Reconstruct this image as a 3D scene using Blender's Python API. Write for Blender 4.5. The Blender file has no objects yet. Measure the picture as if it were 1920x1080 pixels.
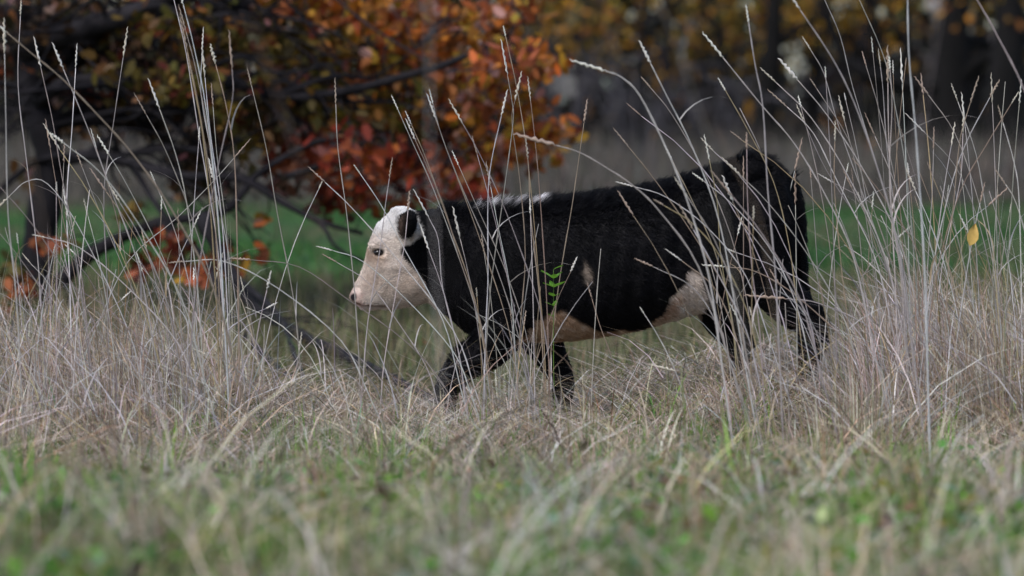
import bpy, math, random
import numpy as np
from mathutils import Vector, Matrix, noise

rng = np.random.default_rng(11)
random.seed(11)
SC = bpy.context.scene
COL = SC.collection

# ------------------------------------------------------------------ camera, sky, sun, exposure
CAM_H = 1.22
FPX = 7875.0            # focal length in photo pixels (1920 wide)
HORIZON = 203.0         # photo row of the horizon
cam_data = bpy.data.cameras.new('camera')
cam = bpy.data.objects.new('camera', cam_data)
COL.objects.link(cam)
cam.location = (0, 0, CAM_H)
cam.rotation_euler = (math.radians(90) - math.atan((540 - HORIZON) / FPX), 0, 0)
cam_data.sensor_width = 36.0
cam_data.lens = 36.0 * FPX / 1920.0
cam_data.clip_start = 0.1
cam_data.clip_end = 3000
cam_data.dof.use_dof = True
cam_data.dof.focus_distance = 14.85
cam_data.dof.aperture_fstop = 2.7
cam_data.dof.aperture_blades = 9
SC.camera = cam

SUN_EL, SUN_AZ = math.radians(52), math.radians(215)
world = bpy.data.worlds.new('World')
SC.world = world
world.use_nodes = True
wn = world.node_tree
sky = wn.nodes.new('ShaderNodeTexSky')
sky.sky_type = 'NISHITA'
sky.sun_disc = False
sky.sun_elevation = SUN_EL
sky.sun_rotation = SUN_AZ
sky.air_density = 1.0
sky.dust_density = 2.2
sky.ozone_density = 1.0
bg = wn.nodes['Background']
wn.links.new(sky.outputs[0], bg.inputs[0])
bg.inputs[1].default_value = 0.12
sun_d = bpy.data.lights.new('sun', 'SUN')
sun_d.energy = 1.5
sun_d.angle = math.radians(18)
sun_d.color = (1.0, 0.97, 0.94)
sun = bpy.data.objects.new('sun', sun_d)
COL.objects.link(sun)
# direction toward the sun: rotation measured clockwise from +Y
sd = Vector((math.sin(SUN_AZ) * math.cos(SUN_EL), math.cos(SUN_AZ) * math.cos(SUN_EL), math.sin(SUN_EL)))
sun.rotation_euler = sd.to_track_quat('Z', 'Y').to_euler()
SC.view_settings.view_transform = 'Standard'
SC.view_settings.look = 'None'
SC.view_settings.exposure = 0.84
SC.view_settings.gamma = 1.0
SC.view_settings.use_curve_mapping = False


# ------------------------------------------------------------------ helpers
def at(px, py, Y):
    """a point at distance Y that the camera sees at photo pixel (px, py)"""
    return np.array([(px - 960.0) * Y / FPX, Y, CAM_H - (py - HORIZON) * Y / FPX])


def sstep(a, b, x):
    t = np.clip((np.asarray(x, float) - a) / (b - a), 0, 1)
    return t * t * (3 - 2 * t)


def gz(x, y):
    """ground height: a gentle rise under the calf's hindquarters and the right-hand thicket"""
    x = np.asarray(x, float)
    y = np.asarray(y, float)
    z = 0.17 * sstep(-0.1, 0.9, x) * np.exp(-((y - 15.3) / 1.9) ** 2)
    z = z + 0.10 * sstep(-0.5, -1.3, x) * np.exp(-((y - 15.6) / 1.7) ** 2)
    z = z + 0.25 * sstep(14.6, 8.0, y)          # the field climbs a little towards the camera
    amp = np.clip(40.0 / (np.abs(y) + 1), 0, 1)
    z = z + amp * 0.022 * (np.sin(x * 2.3 + y * 1.1) + np.sin(x * 4.9 - y * 3.7 + 1.3) * 0.6 + np.sin(y * 5.3 + x * 0.7) * 0.5)
    return z


def mesh_np(name, V, F, cols=None, smooth=False):
    """mesh from arrays; F is an (n,3) or (n,4) index array or a list of such arrays"""
    me = bpy.data.meshes.new(name)
    Fs = F if isinstance(F, list) else [F]
    Fs = [np.asarray(f, np.int32) for f in Fs if len(f)]
    V = np.asarray(V, np.float32)
    me.vertices.add(len(V))
    me.vertices.foreach_set('co', V.ravel())
    loops = np.concatenate([f.ravel() for f in Fs])
    sizes = np.concatenate([np.full(len(f), f.shape[1], np.int32) for f in Fs])
    starts = np.concatenate([[0], np.cumsum(sizes)[:-1]]).astype(np.int32)
    me.loops.add(len(loops))
    me.loops.foreach_set('vertex_index', loops)
    me.polygons.add(len(sizes))
    me.polygons.foreach_set('loop_start', starts)
    if smooth:
        me.polygons.foreach_set('use_smooth', np.ones(len(sizes), bool))
    if cols is not None:
        a = me.color_attributes.new('tint', 'FLOAT_COLOR', 'POINT')
        c = np.ones((len(V), 4), np.float32)
        c[:, :3] = cols
        a.data.foreach_set('color', c.ravel())
    me.update(calc_edges=True)
    me.validate()
    return me


def link(name, me, mat=None, parent=None, loc=None):
    o = bpy.data.objects.new(name, me)
    COL.objects.link(o)
    if me is not None and mat is not None and len(me.materials) == 0:
        me.materials.append(mat)
    if parent is not None:
        o.parent = parent
    if loc is not None:
        o.location = loc
    return o


def tag(o, label=None, cat=None, group=None, kind=None):
    if label:
        o['label'] = label
    if cat:
        o['category'] = cat
    if group:
        o['group'] = group
    if kind:
        o['kind'] = kind
    return o


def pick(pal, n, jit=0.12):
    """n colours from a palette [(weight, (r,g,b)), ...] with jitter in brightness"""
    w = np.array([p[0] for p in pal], float)
    c = np.array([p[1] for p in pal], float)
    i = rng.choice(len(pal), n, p=w / w.sum())
    out = c[i] * np.exp(rng.normal(0, jit, (n, 1))) * np.exp(rng.normal(0, jit * 0.3, (n, 3)))
    return np.clip(out, 0.002, 0.9)


def ribbons(base, h, w, lean_az, lean, cols, nseg=3, bend=1.8, tip_cols=None, notch=True):
    """bent tapering blades as one mesh: returns V, F(list), C"""
    n = len(base)
    base = np.asarray(base, float)
    ld = np.stack([np.cos(lean_az), np.sin(lean_az), np.zeros(n)], 1)
    wa = lean_az + rng.uniform(0.5, 2.6, n)
    wd = np.stack([np.cos(wa), np.sin(wa), np.zeros(n)], 1)
    levels = []
    clist = []
    for k in range(nseg + 1):
        t = k / nseg
        drop = np.minimum(lean, 1.6)
        p = base + np.outer(h * (t - 0.38 * drop * t ** 2.4 * (drop > 0.25)), (0, 0, 1)) + ld * (h * lean * t ** bend)[:, None]
        c = cols if tip_cols is None else cols * (1 - t) + tip_cols * t
        if k < nseg:
            ww = (w * (1 - 0.75 * t ** 1.6) * 0.5)[:, None]
            levels.append(p - wd * ww)
            levels.append(p + wd * ww)
            clist += [c, c]
        else:
            levels.append(p)
            clist.append(c)
    L = 2 * nseg + 1
    V = np.stack(levels, 1).reshape(-1, 3)
    C = np.stack(clist, 1).reshape(-1, 3)
    o = (np.arange(n) * L)[:, None]
    quads = []
    for k in range(nseg - 1):
        a = 2 * k
        quads.append(o + np.array([[a, a + 1, a + 3, a + 2]]))
    a = 2 * (nseg - 1)
    tri = o + np.array([[a, a + 1, a + 2]])
    F = []
    if quads:
        F.append(np.concatenate(quads))
    F.append(tri)
    return V, F, C


def join_parts(parts):
    Vs, F3, F4, Cs, off = [], [], [], [], 0
    for V, F, C in parts:
        for f in F:
            f = np.asarray(f)
            (F3 if f.shape[1] == 3 else F4).append(f + off)
        Vs.append(V)
        Cs.append(C)
        off += len(V)
    F = []
    if F4:
        F.append(np.concatenate(F4))
    if F3:
        F.append(np.concatenate(F3))
    return np.concatenate(Vs), F, np.concatenate(Cs)


def bezier2(a, b, c, n):
    t = np.linspace(0, 1, n)[:, None]
    return (1 - t) ** 2 * a + 2 * t * (1 - t) * b + t ** 2 * c


def catmull(P, per=6):
    P = np.asarray(P, float)
    Q = np.vstack([2 * P[0] - P[1], P, 2 * P[-1] - P[-2]])
    out = []
    for i in range(1, len(Q) - 2):
        for t in np.linspace(0, 1, per, endpoint=False):
            a, b, c, d = Q[i - 1], Q[i], Q[i + 1], Q[i + 2]
            out.append(0.5 * ((2 * b) + (-a + c) * t + (2 * a - 5 * b + 4 * c - d) * t * t + (-a + 3 * b - 3 * c + d) * t ** 3))
    out.append(Q[-2])
    return np.array(out)


def tube(P, R, sides=6, jitter=0.0):
    """tube along a polyline with a radius per point, closed ends: V, F(list)"""
    P = np.asarray(P, float)
    R = np.broadcast_to(np.asarray(R, float), (len(P),))
    T = np.gradient(P, axis=0)
    T /= np.linalg.norm(T, axis=1)[:, None] + 1e-9
    ref = np.array([0, 1.0, 0]) if abs(T[0][1]) < 0.9 else np.array([1.0, 0, 0])
    V = []
    for p, t, r in zip(P, T, R):
        u = np.cross(t, ref)
        u /= np.linalg.norm(u) + 1e-9
        v = np.cross(t, u)
        ref = np.cross(u, t)
        for k in range(sides):
            a = 2 * math.pi * k / sides
            rr = r * (1 + (rng.normal(0, jitter) if jitter else 0))
            V.append(p + rr * (math.cos(a) * u + math.sin(a) * v))
    n = len(P)
    F4 = []
    for i in range(n - 1):
        for k in range(sides):
            k2 = (k + 1) % sides
            F4.append((i * sides + k, i * sides + k2, (i + 1) * sides + k2, (i + 1) * sides + k))
    V.append(P[0])
    V.append(P[-1])
    c0, c1 = n * sides, n * sides + 1
    F3 = []
    for k in range(sides):
        k2 = (k + 1) % sides
        F3.append((c0, k2, k))
        F3.append((c1, (n - 1) * sides + k, (n - 1) * sides + k2))
    return np.array(V), [np.array(F4), np.array(F3)]


# ------------------------------------------------------------------ materials
def node_mat(name):
    m = bpy.data.materials.new(name)
    m.use_nodes = True
    nt = m.node_tree
    return m, nt, nt.nodes, nt.links, nt.nodes['Principled BSDF']


def blade_mat(name, transl=0.3, rough=0.55, spec=0.25):
    """plant blades coloured by their own tint attribute, a little light passing through"""
    m, nt, N, L, B = node_mat(name)
    a = N.new('ShaderNodeAttribute')
    a.attribute_name = 'tint'
    g = N.new('ShaderNodeNewGeometry')
    nz = N.new('ShaderNodeTexNoise')
    nz.inputs['Scale'].default_value = 60
    nz.inputs['Detail'].default_value = 2
    L.new(g.outputs['Position'], nz.inputs['Vector'])
    mr = N.new('ShaderNodeMapRange')
    mr.inputs['To Min'].default_value = 0.7
    mr.inputs['To Max'].default_value = 1.3
    L.new(nz.outputs['Fac'], mr.inputs['Value'])
    mul = N.new('ShaderNodeVectorMath')
    mul.operation = 'SCALE'
    L.new(a.outputs['Color'], mul.inputs[0])
    L.new(mr.outputs[0], mul.inputs['Scale'])
    L.new(mul.outputs[0], B.inputs['Base Color'])
    B.inputs['Roughness'].default_value = rough
    B.inputs['Specular IOR Level'].default_value = spec
    t = N.new('ShaderNodeBsdfTranslucent')
    L.new(mul.outputs[0], t.inputs['Color'])
    mx = N.new('ShaderNodeMixShader')
    mx.inputs[0].default_value = transl
    L.new(B.outputs[0], mx.inputs[1])
    L.new(t.outputs[0], mx.inputs[2])
    L.new(mx.outputs[0], N['Material Output'].inputs['Surface'])
    return m


def bark_mat(name, c1, c2, scale=6.0):
    m, nt, N, L, B = node_mat(name)
    tc = N.new('ShaderNodeTexCoord')
    mp = N.new('ShaderNodeMapping')
    mp.inputs['Scale'].default_value = (1, 1, 0.25)
    L.new(tc.outputs['Object'], mp.inputs['Vector'])
    nz = N.new('ShaderNodeTexNoise')
    nz.inputs['Scale'].default_value = scale
    nz.inputs['Detail'].default_value = 6
    L.new(mp.outputs[0], nz.inputs['Vector'])
    cr = N.new('ShaderNodeValToRGB')
    cr.color_ramp.elements[0].position = 0.35
    cr.color_ramp.elements[0].color = (*c1, 1)
    cr.color_ramp.elements[1].position = 0.7
    cr.color_ramp.elements[1].color = (*c2, 1)
    L.new(nz.outputs['Fac'], cr.inputs[0])
    L.new(cr.outputs[0], B.inputs['Base Color'])
    B.inputs['Roughness'].default_value = 0.9
    B.inputs['Specular IOR Level'].default_value = 0.15
    bp = N.new('ShaderNodeBump')
    bp.inputs['Strength'].default_value = 0.6
    bp.inputs['Distance'].default_value = 0.03
    L.new(nz.outputs['Fac'], bp.inputs['Height'])
    L.new(bp.outputs[0], B.inputs['Normal'])
    return m


M_DRY = blade_mat('dry_grass', 0.25, 0.6, 0.2)
M_GREEN = blade_mat('green_blades', 0.35, 0.5, 0.3)
M_LEAF = blade_mat('autumn_leaves', 0.3, 0.55, 0.25)
M_BARK = bark_mat('oak_bark', (0.006, 0.0055, 0.007), (0.022, 0.020, 0.024))
M_DARKBARK = bark_mat('wet_bark', (0.003, 0.003, 0.003), (0.008, 0.0075, 0.008), 3.0)
M_TWIG = bark_mat('twig_bark', (0.03, 0.028, 0.034), (0.09, 0.085, 0.095), 4.0)


def ground_mat():
    m, nt, N, L, B = node_mat('ground_soil_and_turf')
    g = N.new('ShaderNodeNewGeometry')
    sx = N.new('ShaderNodeSeparateXYZ')
    L.new(g.outputs['Position'], sx.inputs[0])
    n1 = N.new('ShaderNodeTexNoise')
    n1.inputs['Scale'].default_value = 2.2
    n1.inputs['Detail'].default_value = 7
    L.new(g.outputs['Position'], n1.inputs['Vector'])
    near = N.new('ShaderNodeValToRGB')
    e = near.color_ramp.elements
    e[0].position, e[0].color = 0.3, (0.02, 0.017, 0.011, 1)
    e[1].position, e[1].color = 0.7, (0.12, 0.11, 0.06, 1)
    x = e.new(0.5)
    x.color = (0.05, 0.052, 0.022, 1)
    L.new(n1.outputs['Fac'], near.inputs[0])
    n2 = N.new('ShaderNodeTexNoise')
    n2.inputs['Scale'].default_value = 0.5
    n2.inputs['Detail'].default_value = 5
    L.new(g.outputs['Position'], n2.inputs['Vector'])
    gr = N.new('ShaderNodeValToRGB')
    e = gr.color_ramp.elements
    e[0].position, e[0].color = 0.3, (0.018, 0.055, 0.014, 1)
    e[1].position, e[1].color = 0.7, (0.034, 0.09, 0.022, 1)
    L.new(n2.outputs['Fac'], gr.inputs[0])
    # the sown strip lies between y = 29 and y = 54, its edges wander
    ad = N.new('ShaderNodeMath')
    ad.operation = 'MULTIPLY_ADD'
    ad.inputs[1].default_value = 7.0
    L.new(n2.outputs['Fac'], ad.inputs[0])
    L.new(sx.outputs['Y'], ad.inputs[2])
    a1 = N.new('ShaderNodeMapRange')
    a1.inputs['From Min'].default_value = 31.5
    a1.inputs['From Max'].default_value = 34.0
    L.new(ad.outputs[0], a1.inputs['Value'])
    a2 = N.new('ShaderNodeMapRange')
    a2.inputs['From Min'].default_value = 58
    a2.inputs['From Max'].default_value = 55
    L.new(ad.outputs[0], a2.inputs['Value'])
    am = N.new('ShaderNodeMath')
    am.operation = 'MULTIPLY'
    L.new(a1.outputs[0], am.inputs[0])
    L.new(a2.outputs[0], am.inputs[1])
    mx = N.new('ShaderNodeMix')
    mx.data_type = 'RGBA'
    L.new(am.outputs[0], mx.inputs['Factor'])
    L.new(near.outputs[0], mx.inputs['A'])
    L.new(gr.outputs[0], mx.inputs['B'])
    # leaf litter under the wood
    a3 = N.new('ShaderNodeMapRange')
    a3.inputs['From Min'].default_value = 74
    a3.inputs['From Max'].default_value = 80
    L.new(sx.outputs['Y'], a3.inputs['Value'])
    mx2 = N.new('ShaderNodeMix')
    mx2.data_type = 'RGBA'
    mx2.inputs['B'].default_value = (0.035, 0.026, 0.018, 1)
    L.new(a3.outputs[0], mx2.inputs['Factor'])
    L.new(mx.outputs['Result'], mx2.inputs['A'])
    L.new(mx2.outputs['Result'], B.inputs['Base Color'])
    B.inputs['Roughness'].default_value = 0.95
    B.inputs['Specular IOR Level'].default_value = 0.1
    bp = N.new('ShaderNodeBump')
    bp.inputs['Strength'].default_value = 0.7
    bp.inputs['Distance'].default_value = 0.05
    L.new(n1.outputs['Fac'], bp.inputs['Height'])
    L.new(bp.outputs[0], B.inputs['Normal'])
    return m


# ------------------------------------------------------------------ ground
def axis(dense0, dense1, step, far0, far1):
    mid = np.arange(dense0, dense1 + 1e-6, step)
    up = [dense1]
    s = step
    while up[-1] < far1:
        s *= 1.25
        up.append(up[-1] + s)
    dn = [dense0]
    s = step
    while dn[-1] > far0:
        s *= 1.25
        dn.append(dn[-1] - s)
    return np.concatenate([np.array(dn[1:])[::-1], mid, np.array(up[1:])])


gx = axis(-4, 4, 0.12, -700, 700)
gy = axis(7, 20, 0.12, -200, 1500)
XX, YY = np.meshgrid(gx, gy)
GV = np.stack([XX, YY, gz(XX, YY)], -1).reshape(-1, 3)
nx, ny = len(gx), len(gy)
ii = (np.arange(ny - 1)[:, None] * nx + np.arange(nx - 1)[None, :]).ravel()
GF = np.stack([ii, ii + 1, ii + nx + 1, ii + nx], 1)
ground = link('ground', mesh_np('ground', GV, GF, smooth=True), ground_mat())
tag(ground, kind='structure')


# ------------------------------------------------------------------ far wood, undergrowth
def leaf_quads(P, size, cols, flat=0.5):
    """irregular four-cornered leaves at points P"""
    n = len(P)
    u = rng.normal(0, 1, (n, 3))
    u /= np.linalg.norm(u, axis=1)[:, None]
    r = rng.normal(0, 1, (n, 3))
    v = np.cross(u, r)
    v /= np.linalg.norm(v, axis=1)[:, None]
    s = np.asarray(size)[:, None]
    a = P - u * s * 0.5
    b = P + v * s * rng.uniform(0.2, 0.38, (n, 1)) + u * s * rng.uniform(-0.15, 0.15, (n, 1))
    c = P + u * s * 0.5
    d = P - v * s * rng.uniform(0.2, 0.38, (n, 1)) + u * s * rng.uniform(-0.15, 0.15, (n, 1))
    V = np.stack([a, b, c, d], 1).reshape(-1, 3)
    F = (np.arange(n) * 4)[:, None] + np.array([[0, 1, 2, 3]])
    return V, [F], np.repeat(cols, 4, 0)


def far_wood():
    parts = []
    n = 30000
    P = np.stack([rng.uniform(-34, 34, n), rng.uniform(98, 140, n), rng.uniform(0.0, 15, n) ** 1.0], 1)
    P[:9000, 2] = rng.uniform(0, 5.5, 9000)
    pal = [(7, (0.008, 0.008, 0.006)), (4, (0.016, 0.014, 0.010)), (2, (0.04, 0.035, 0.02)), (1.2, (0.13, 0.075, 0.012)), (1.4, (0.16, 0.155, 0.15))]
    S = rng.uniform(0.35, 0.95, n)
    # natural openings low in the wood where the pale sky shows
    keep = np.ones(n, bool)
    for hx, hz, r in [(7.4, 2.35, 0.22), (8.4, 3.5, 0.05), (7.1, 2.75, 0.03)]:
        sc = P[:, 1] / 110.0
        keep &= ((P[:, 0] - hx * sc) ** 2 + (P[:, 2] - CAM_H - (hz - CAM_H) * sc) ** 2) > (r * sc + S * 0.28) ** 2
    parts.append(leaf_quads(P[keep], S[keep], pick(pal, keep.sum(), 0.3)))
    # slim stems
    for i in range(170):
        x, y = rng.uniform(-32, 32), rng.uniform(92, 138)
        if abs(x - 7.4 * y / 110) < 0.9:
            continue
        hgt = rng.uniform(7, 14)
        P = catmull([(x, y, -0.2), (x + rng.normal(0, .2), y, hgt * 0.4), (x + rng.normal(0, .8), y, hgt)], 3)
        V, F = tube(P, np.linspace(rng.uniform(0.06, 0.17), 0.03, len(P)), 5)
        parts.append((V, F, np.full((len(V), 3), 1.0) * np.array((0.03, 0.028, 0.03)) * rng.uniform(0.5, 1.8)))
    V, F, C = join_parts(parts)
    o = link('far_wood', mesh_np('far_wood', V, F, C), M_LEAF)
    tag(o, 'dark mass of distant autumn wood filling the background behind the meadow', 'wood', kind='stuff')


far_wood()


def undergrowth():
    parts = []
    base, h, w, az, le, co = [], [], [], [], [], []
    n = 5200
    x = rng.uniform(-22, 22, n)
    y = rng.uniform(80, 98, n)
    P = np.stack([x, y, np.zeros(n)], 1)
    hh = rng.gamma(4, 0.42, n).clip(0.4, 3.2)
    hh = np.where(np.abs(x - 7.4 * y / 110) < .7, np.minimum(hh, 1.6), hh)
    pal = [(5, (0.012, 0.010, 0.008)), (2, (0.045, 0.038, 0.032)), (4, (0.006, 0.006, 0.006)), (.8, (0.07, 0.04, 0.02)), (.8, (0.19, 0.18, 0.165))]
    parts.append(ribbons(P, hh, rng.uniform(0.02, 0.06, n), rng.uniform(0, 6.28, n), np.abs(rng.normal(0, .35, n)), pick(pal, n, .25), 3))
    m = 5200
    P = np.stack([rng.uniform(-22, 22, m), rng.uniform(81, 98, m), rng.gamma(2.2, 0.75, m).clip(0.05, 5.5)], 1)
    keep = ~((np.abs(P[:, 0] - 7.4 * P[:, 1] / 110) < 0.65) & (P[:, 2] > 1.6))
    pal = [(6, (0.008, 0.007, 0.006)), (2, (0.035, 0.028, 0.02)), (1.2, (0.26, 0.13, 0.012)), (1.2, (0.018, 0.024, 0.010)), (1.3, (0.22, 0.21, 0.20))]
    P = P[keep]
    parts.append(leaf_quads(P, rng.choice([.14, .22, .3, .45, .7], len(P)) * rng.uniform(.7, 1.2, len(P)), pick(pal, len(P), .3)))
    V, F, C = join_parts(parts)
    o = link('undergrowth', mesh_np('undergrowth', V, F, C), M_LEAF)
    tag(o, 'tangled brown undergrowth at the foot of the distant wood', 'undergrowth', kind='stuff')


undergrowth()

# ------------------------------------------------------------------ trees of the wood edge
def wood_tree(px, Y, diam, label, pal, n_leaf, z0, z1, spread, lean=0.0, bark=None, limbs=4):
    x = (px - 960) * Y / FPX
    root = bpy.data.objects.new('woodland_tree', None)
    COL.objects.link(root)
    root.location = (x, Y, float(gz(x, Y)))
    tag(root, label, 'tree', 'trees at the edge of the wood')
    H = rng.uniform(9, 12)
    P = catmull([(0, 0, -0.2), (lean * 0.4 + rng.normal(0, .04), 0, 1.2), (lean + rng.normal(0, .08), rng.normal(0, .1), 3.2),
                 (lean * 1.6 + rng.normal(0, .25), 0, 6), (lean * 2 + rng.normal(0, .5), 0, H)], 5)
    t = np.linspace(0, 1, len(P))
    R = diam / 2 * (1 - 0.85 * t) * (1 + 0.45 * np.exp(-t * 28))
    V, F = tube(P, R, 9, 0.03)
    link('trunk', mesh_np('trunk', V, F, smooth=True), bark or M_DARKBARK, root)
    ends = []
    for k in range(limbs):
        i = int(len(P) * rng.uniform(0.3, 0.85))
        a = rng.uniform(0, 6.28)
        r = spread * rng.uniform(0.5, 1.0)
        d = np.array([math.cos(a), math.sin(a) * 0.8, 0])
        Q = catmull([P[i], P[i] + d * r * 0.35 + (0, 0, 0.5), P[i] + d * r * 0.75 + (0, 0, rng.uniform(0, .8)), P[i] + d * r + (0, 0, rng.uniform(-1.0, .8))], 4)
        V, F = tube(Q, np.linspace(R[i] * 0.5, 0.02, len(Q)), 6)
        link('limb', mesh_np('limb', V, F, smooth=True), bark or M_DARKBARK, root)
        ends.append(Q)
    if n_leaf:
        # clumped crown
        k = 46
        cen = np.stack([rng.normal(0, spread * 0.6, k), rng.normal(0.9, spread * 0.4, k), z0 + (z1 - z0) * rng.beta(1.0, 1.4, k)], 1)
        idx = rng.integers(0, k, n_leaf)
        Pl = cen[idx] + rng.normal(0, 1, (n_leaf, 3)) * np.array([0.5, 0.5, 0.32])
        Pl = Pl[Pl[:, 2] > z0 - 0.35]
        cl = pick(pal, k, 0.25)[idx[:len(Pl)]] * np.exp(rng.normal(0, .25, (len(Pl), 1)))
        V, F, C = leaf_quads(Pl, rng.uniform(0.10, 0.22, len(Pl)), cl.clip(0.004, 0.6))
        c = link('crown', mesh_np('crown', V, F, C), M_LEAF, root)
        c['kind'] = 'stuff'
    return root


GOLD = [(4, (0.34, 0.165, 0.016)), (3, (0.38, 0.22, 0.02)), (2, (0.17, 0.075, 0.012)), (2, (0.10, 0.085, 0.02)), (1, (0.22, 0.07, 0.012))]
OLIVE = [(3, (0.06, 0.06, 0.018)), (3, (0.10, 0.08, 0.02)), (2, (0.16, 0.09, 0.015)), (2, (0.04, 0.045, 0.015))]
wood_tree(1440, 77, 0.55, 'straight dark trunk left of the pale gap in the wood', OLIVE, 1200, 2.9, 9, 2.6)
wood_tree(1528, 83, 0.42, 'slender black trunk just right of the pale gap in the wood', OLIVE, 900, 3.3, 9, 2.4, 0.15)
thick = wood_tree(1792, 76, 0.95, 'thick black trunk with a low bowed limb reaching left', GOLD, 1100, 2.75, 9, 2.4)
wood_tree(1888, 73, 0.85, 'thick black trunk furthest right at the wood edge', GOLD, 900, 2.9, 9, 2.2)
wood_tree(1610, 88, 0.30, 'golden leaved tree between the pale gap and the thick trunks', GOLD, 2400, 2.55, 8, 2.0, 0.2, M_BARK)
wood_tree(1255, 82, 0.26, 'thin tree with drooping golden leaves above the calf back', GOLD, 2900, 2.15, 8, 2.2, -0.2, M_BARK)
wood_tree(1105, 90, 0.30, 'grey trunk with sparse olive leaves right of the orange oak', OLIVE, 900, 2.7, 8, 2.0, 0.1, M_BARK)
wood_tree(1345, 93, 0.34, 'dark trunk with olive leaves between golden tree and straight trunk', OLIVE, 900, 2.9, 9, 2.2, 0.1)
wood_tree(905, 88, 0.42, 'pale grey trunk seen through the orange oak leaves', OLIVE, 700, 3.2, 9, 2.2, 0.0, M_TWIG)
wood_tree(590, 86, 0.40, 'wood edge tree hidden behind the oak crown', OLIVE, 1100, 3.0, 9, 2.5)
wood_tree(250, 84, 0.5, 'dark wood edge tree behind the left grass clump', OLIVE, 1500, 2.4, 9, 2.6)
wood_tree(20, 79, 0.45, 'dark wood edge tree at the far left', OLIVE, 1500, 2.3, 9, 2.6)
wood_tree(-330, 80, 0.5, 'dark wood edge tree beyond the left edge of the picture', OLIVE, 1200, 2.4, 9, 2.6)
wood_tree(2180, 78, 0.5, 'dark wood edge tree beyond the right edge of the picture', OLIVE, 1200, 2.4, 9, 2.6)
for px, Y, d, lab in [(1180, 79, .22, 'thin black stem behind the leafless grey shrub'), (1300, 81, .2, 'thin black stem above the middle of the calf back'), (1385, 80, .26, 'black stem left of the straight dark trunk'),
                      (1655, 80, .3, 'black stem left of the thick trunk with the bowed limb'), (1700, 84, .24, 'slim black stem close beside the thick trunk'), (1840, 79, .34, 'black stem between the two thickest trunks'), (1060, 84, .3, 'black stem right behind the oak leaf tips')]:
    wood_tree(px, Y, d, lab, OLIVE, 260, 3.4, 9, 1.8, rng.normal(0, .25), None, 5)
# the bowed limb of the thick trunk
xb = thick.location
Q = catmull([np.array(at(p[0], p[1], 76.0)) - np.array(xb) for p in [(1790, 158), (1715, 160), (1640, 145), (1590, 118), (1565, 72), (1548, 8), (1535, -90)]], 6)
V, F = tube(Q, np.linspace(0.16, 0.07, len(Q)), 8, 0.03)
link('bowed_limb', mesh_np('bowed_limb', V, F, smooth=True), M_DARKBARK, thick)


def bare_shrub(px, Y, height, spread, n, label):
    x = (px - 960) * Y / FPX
    parts = []
    for i in range(n):
        a = rng.uniform(0, 6.28)
        h = height * rng.uniform(0.55, 1.0)
        r = spread * rng.uniform(0.3, 1.0)
        d = np.array([math.cos(a), math.sin(a), 0])
        P = catmull([(0, 0, -0.1), d * r * 0.3 + (0, 0, h * 0.5), d * r * 0.8 + (0, 0, h * 0.95), d * r * 1.3 + (0, 0, h * rng.uniform(.6, 1.1))], 4)
        parts.append((*tube(P, np.linspace(0.028, 0.008, len(P)), 4), None))
        for k in range(5):
            j = rng.integers(4, len(P))
            q = P[j] + rng.normal(0, 0.45, 3) * (1, 1, 0.6)
            parts.append((*tube(catmull([P[j], (P[j] + q) / 2 + rng.normal(0, .06, 3), q], 2), np.linspace(0.014, 0.006, 5), 3), None))
    parts = [(V, F, np.zeros((len(V), 3))) for V, F, _ in parts]
    V, F, C = join_parts(parts)
    o = link('bare_shrub', mesh_np('bare_shrub', V, F), M_TWIG, loc=(x, Y, 0))
    tag(o, label, 'shrub', 'bare shrubs before the wood')


bare_shrub(1190, 70, 2.3, 1.6, 16, 'leafless grey shrub arching beside the orange oak leaves')
bare_shrub(1340, 74, 2.0, 1.4, 12, 'leafless dark shrub behind the middle of the calf')
bare_shrub(1060, 78, 2.6, 1.3, 12, 'tall leafless shrub at the right end of the oak boughs')


# ------------------------------------------------------------------ meadow behind: pale weeds, green strip, short turf
def scatter(n, x0, x1, y0, y1, widen=True):
    y = rng.uniform(y0, y1, n)
    x = rng.uniform(x0, x1, n)
    if widen:
        x = x * (y / y1)
    return np.stack([x, y, gz(x, y)], 1)


n = 30000
P = scatter(n, -13, 13, 50, 79)
pal = [(5, (0.105, 0.096, 0.085)), (3, (0.065, 0.056, 0.047)), (2, (0.165, 0.15, 0.13)), (1, (0.09, 0.06, 0.045)), (1.5, (0.06, 0.06, 0.045))]
hh = rng.gamma(9, 0.068, n).clip(0.15, 1.05) * sstep(48, 60, P[:, 1]) * (1 + .3 * np.sin(P[:, 0] * 1.3 + 1) * np.sin(P[:, 1] * .5))
V, F, C = ribbons(P, hh, rng.uniform(0.012, 0.03, n), rng.uniform(0, 6.28, n), np.abs(rng.normal(0, .28, n)), pick(pal, n, .2), 3)
o = link('dead_weeds', mesh_np('dead_weeds', V, F, C), M_DRY)
tag(o, 'tall grey dead weeds in a band in front of the wood', 'dead weeds', kind='stuff')

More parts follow.
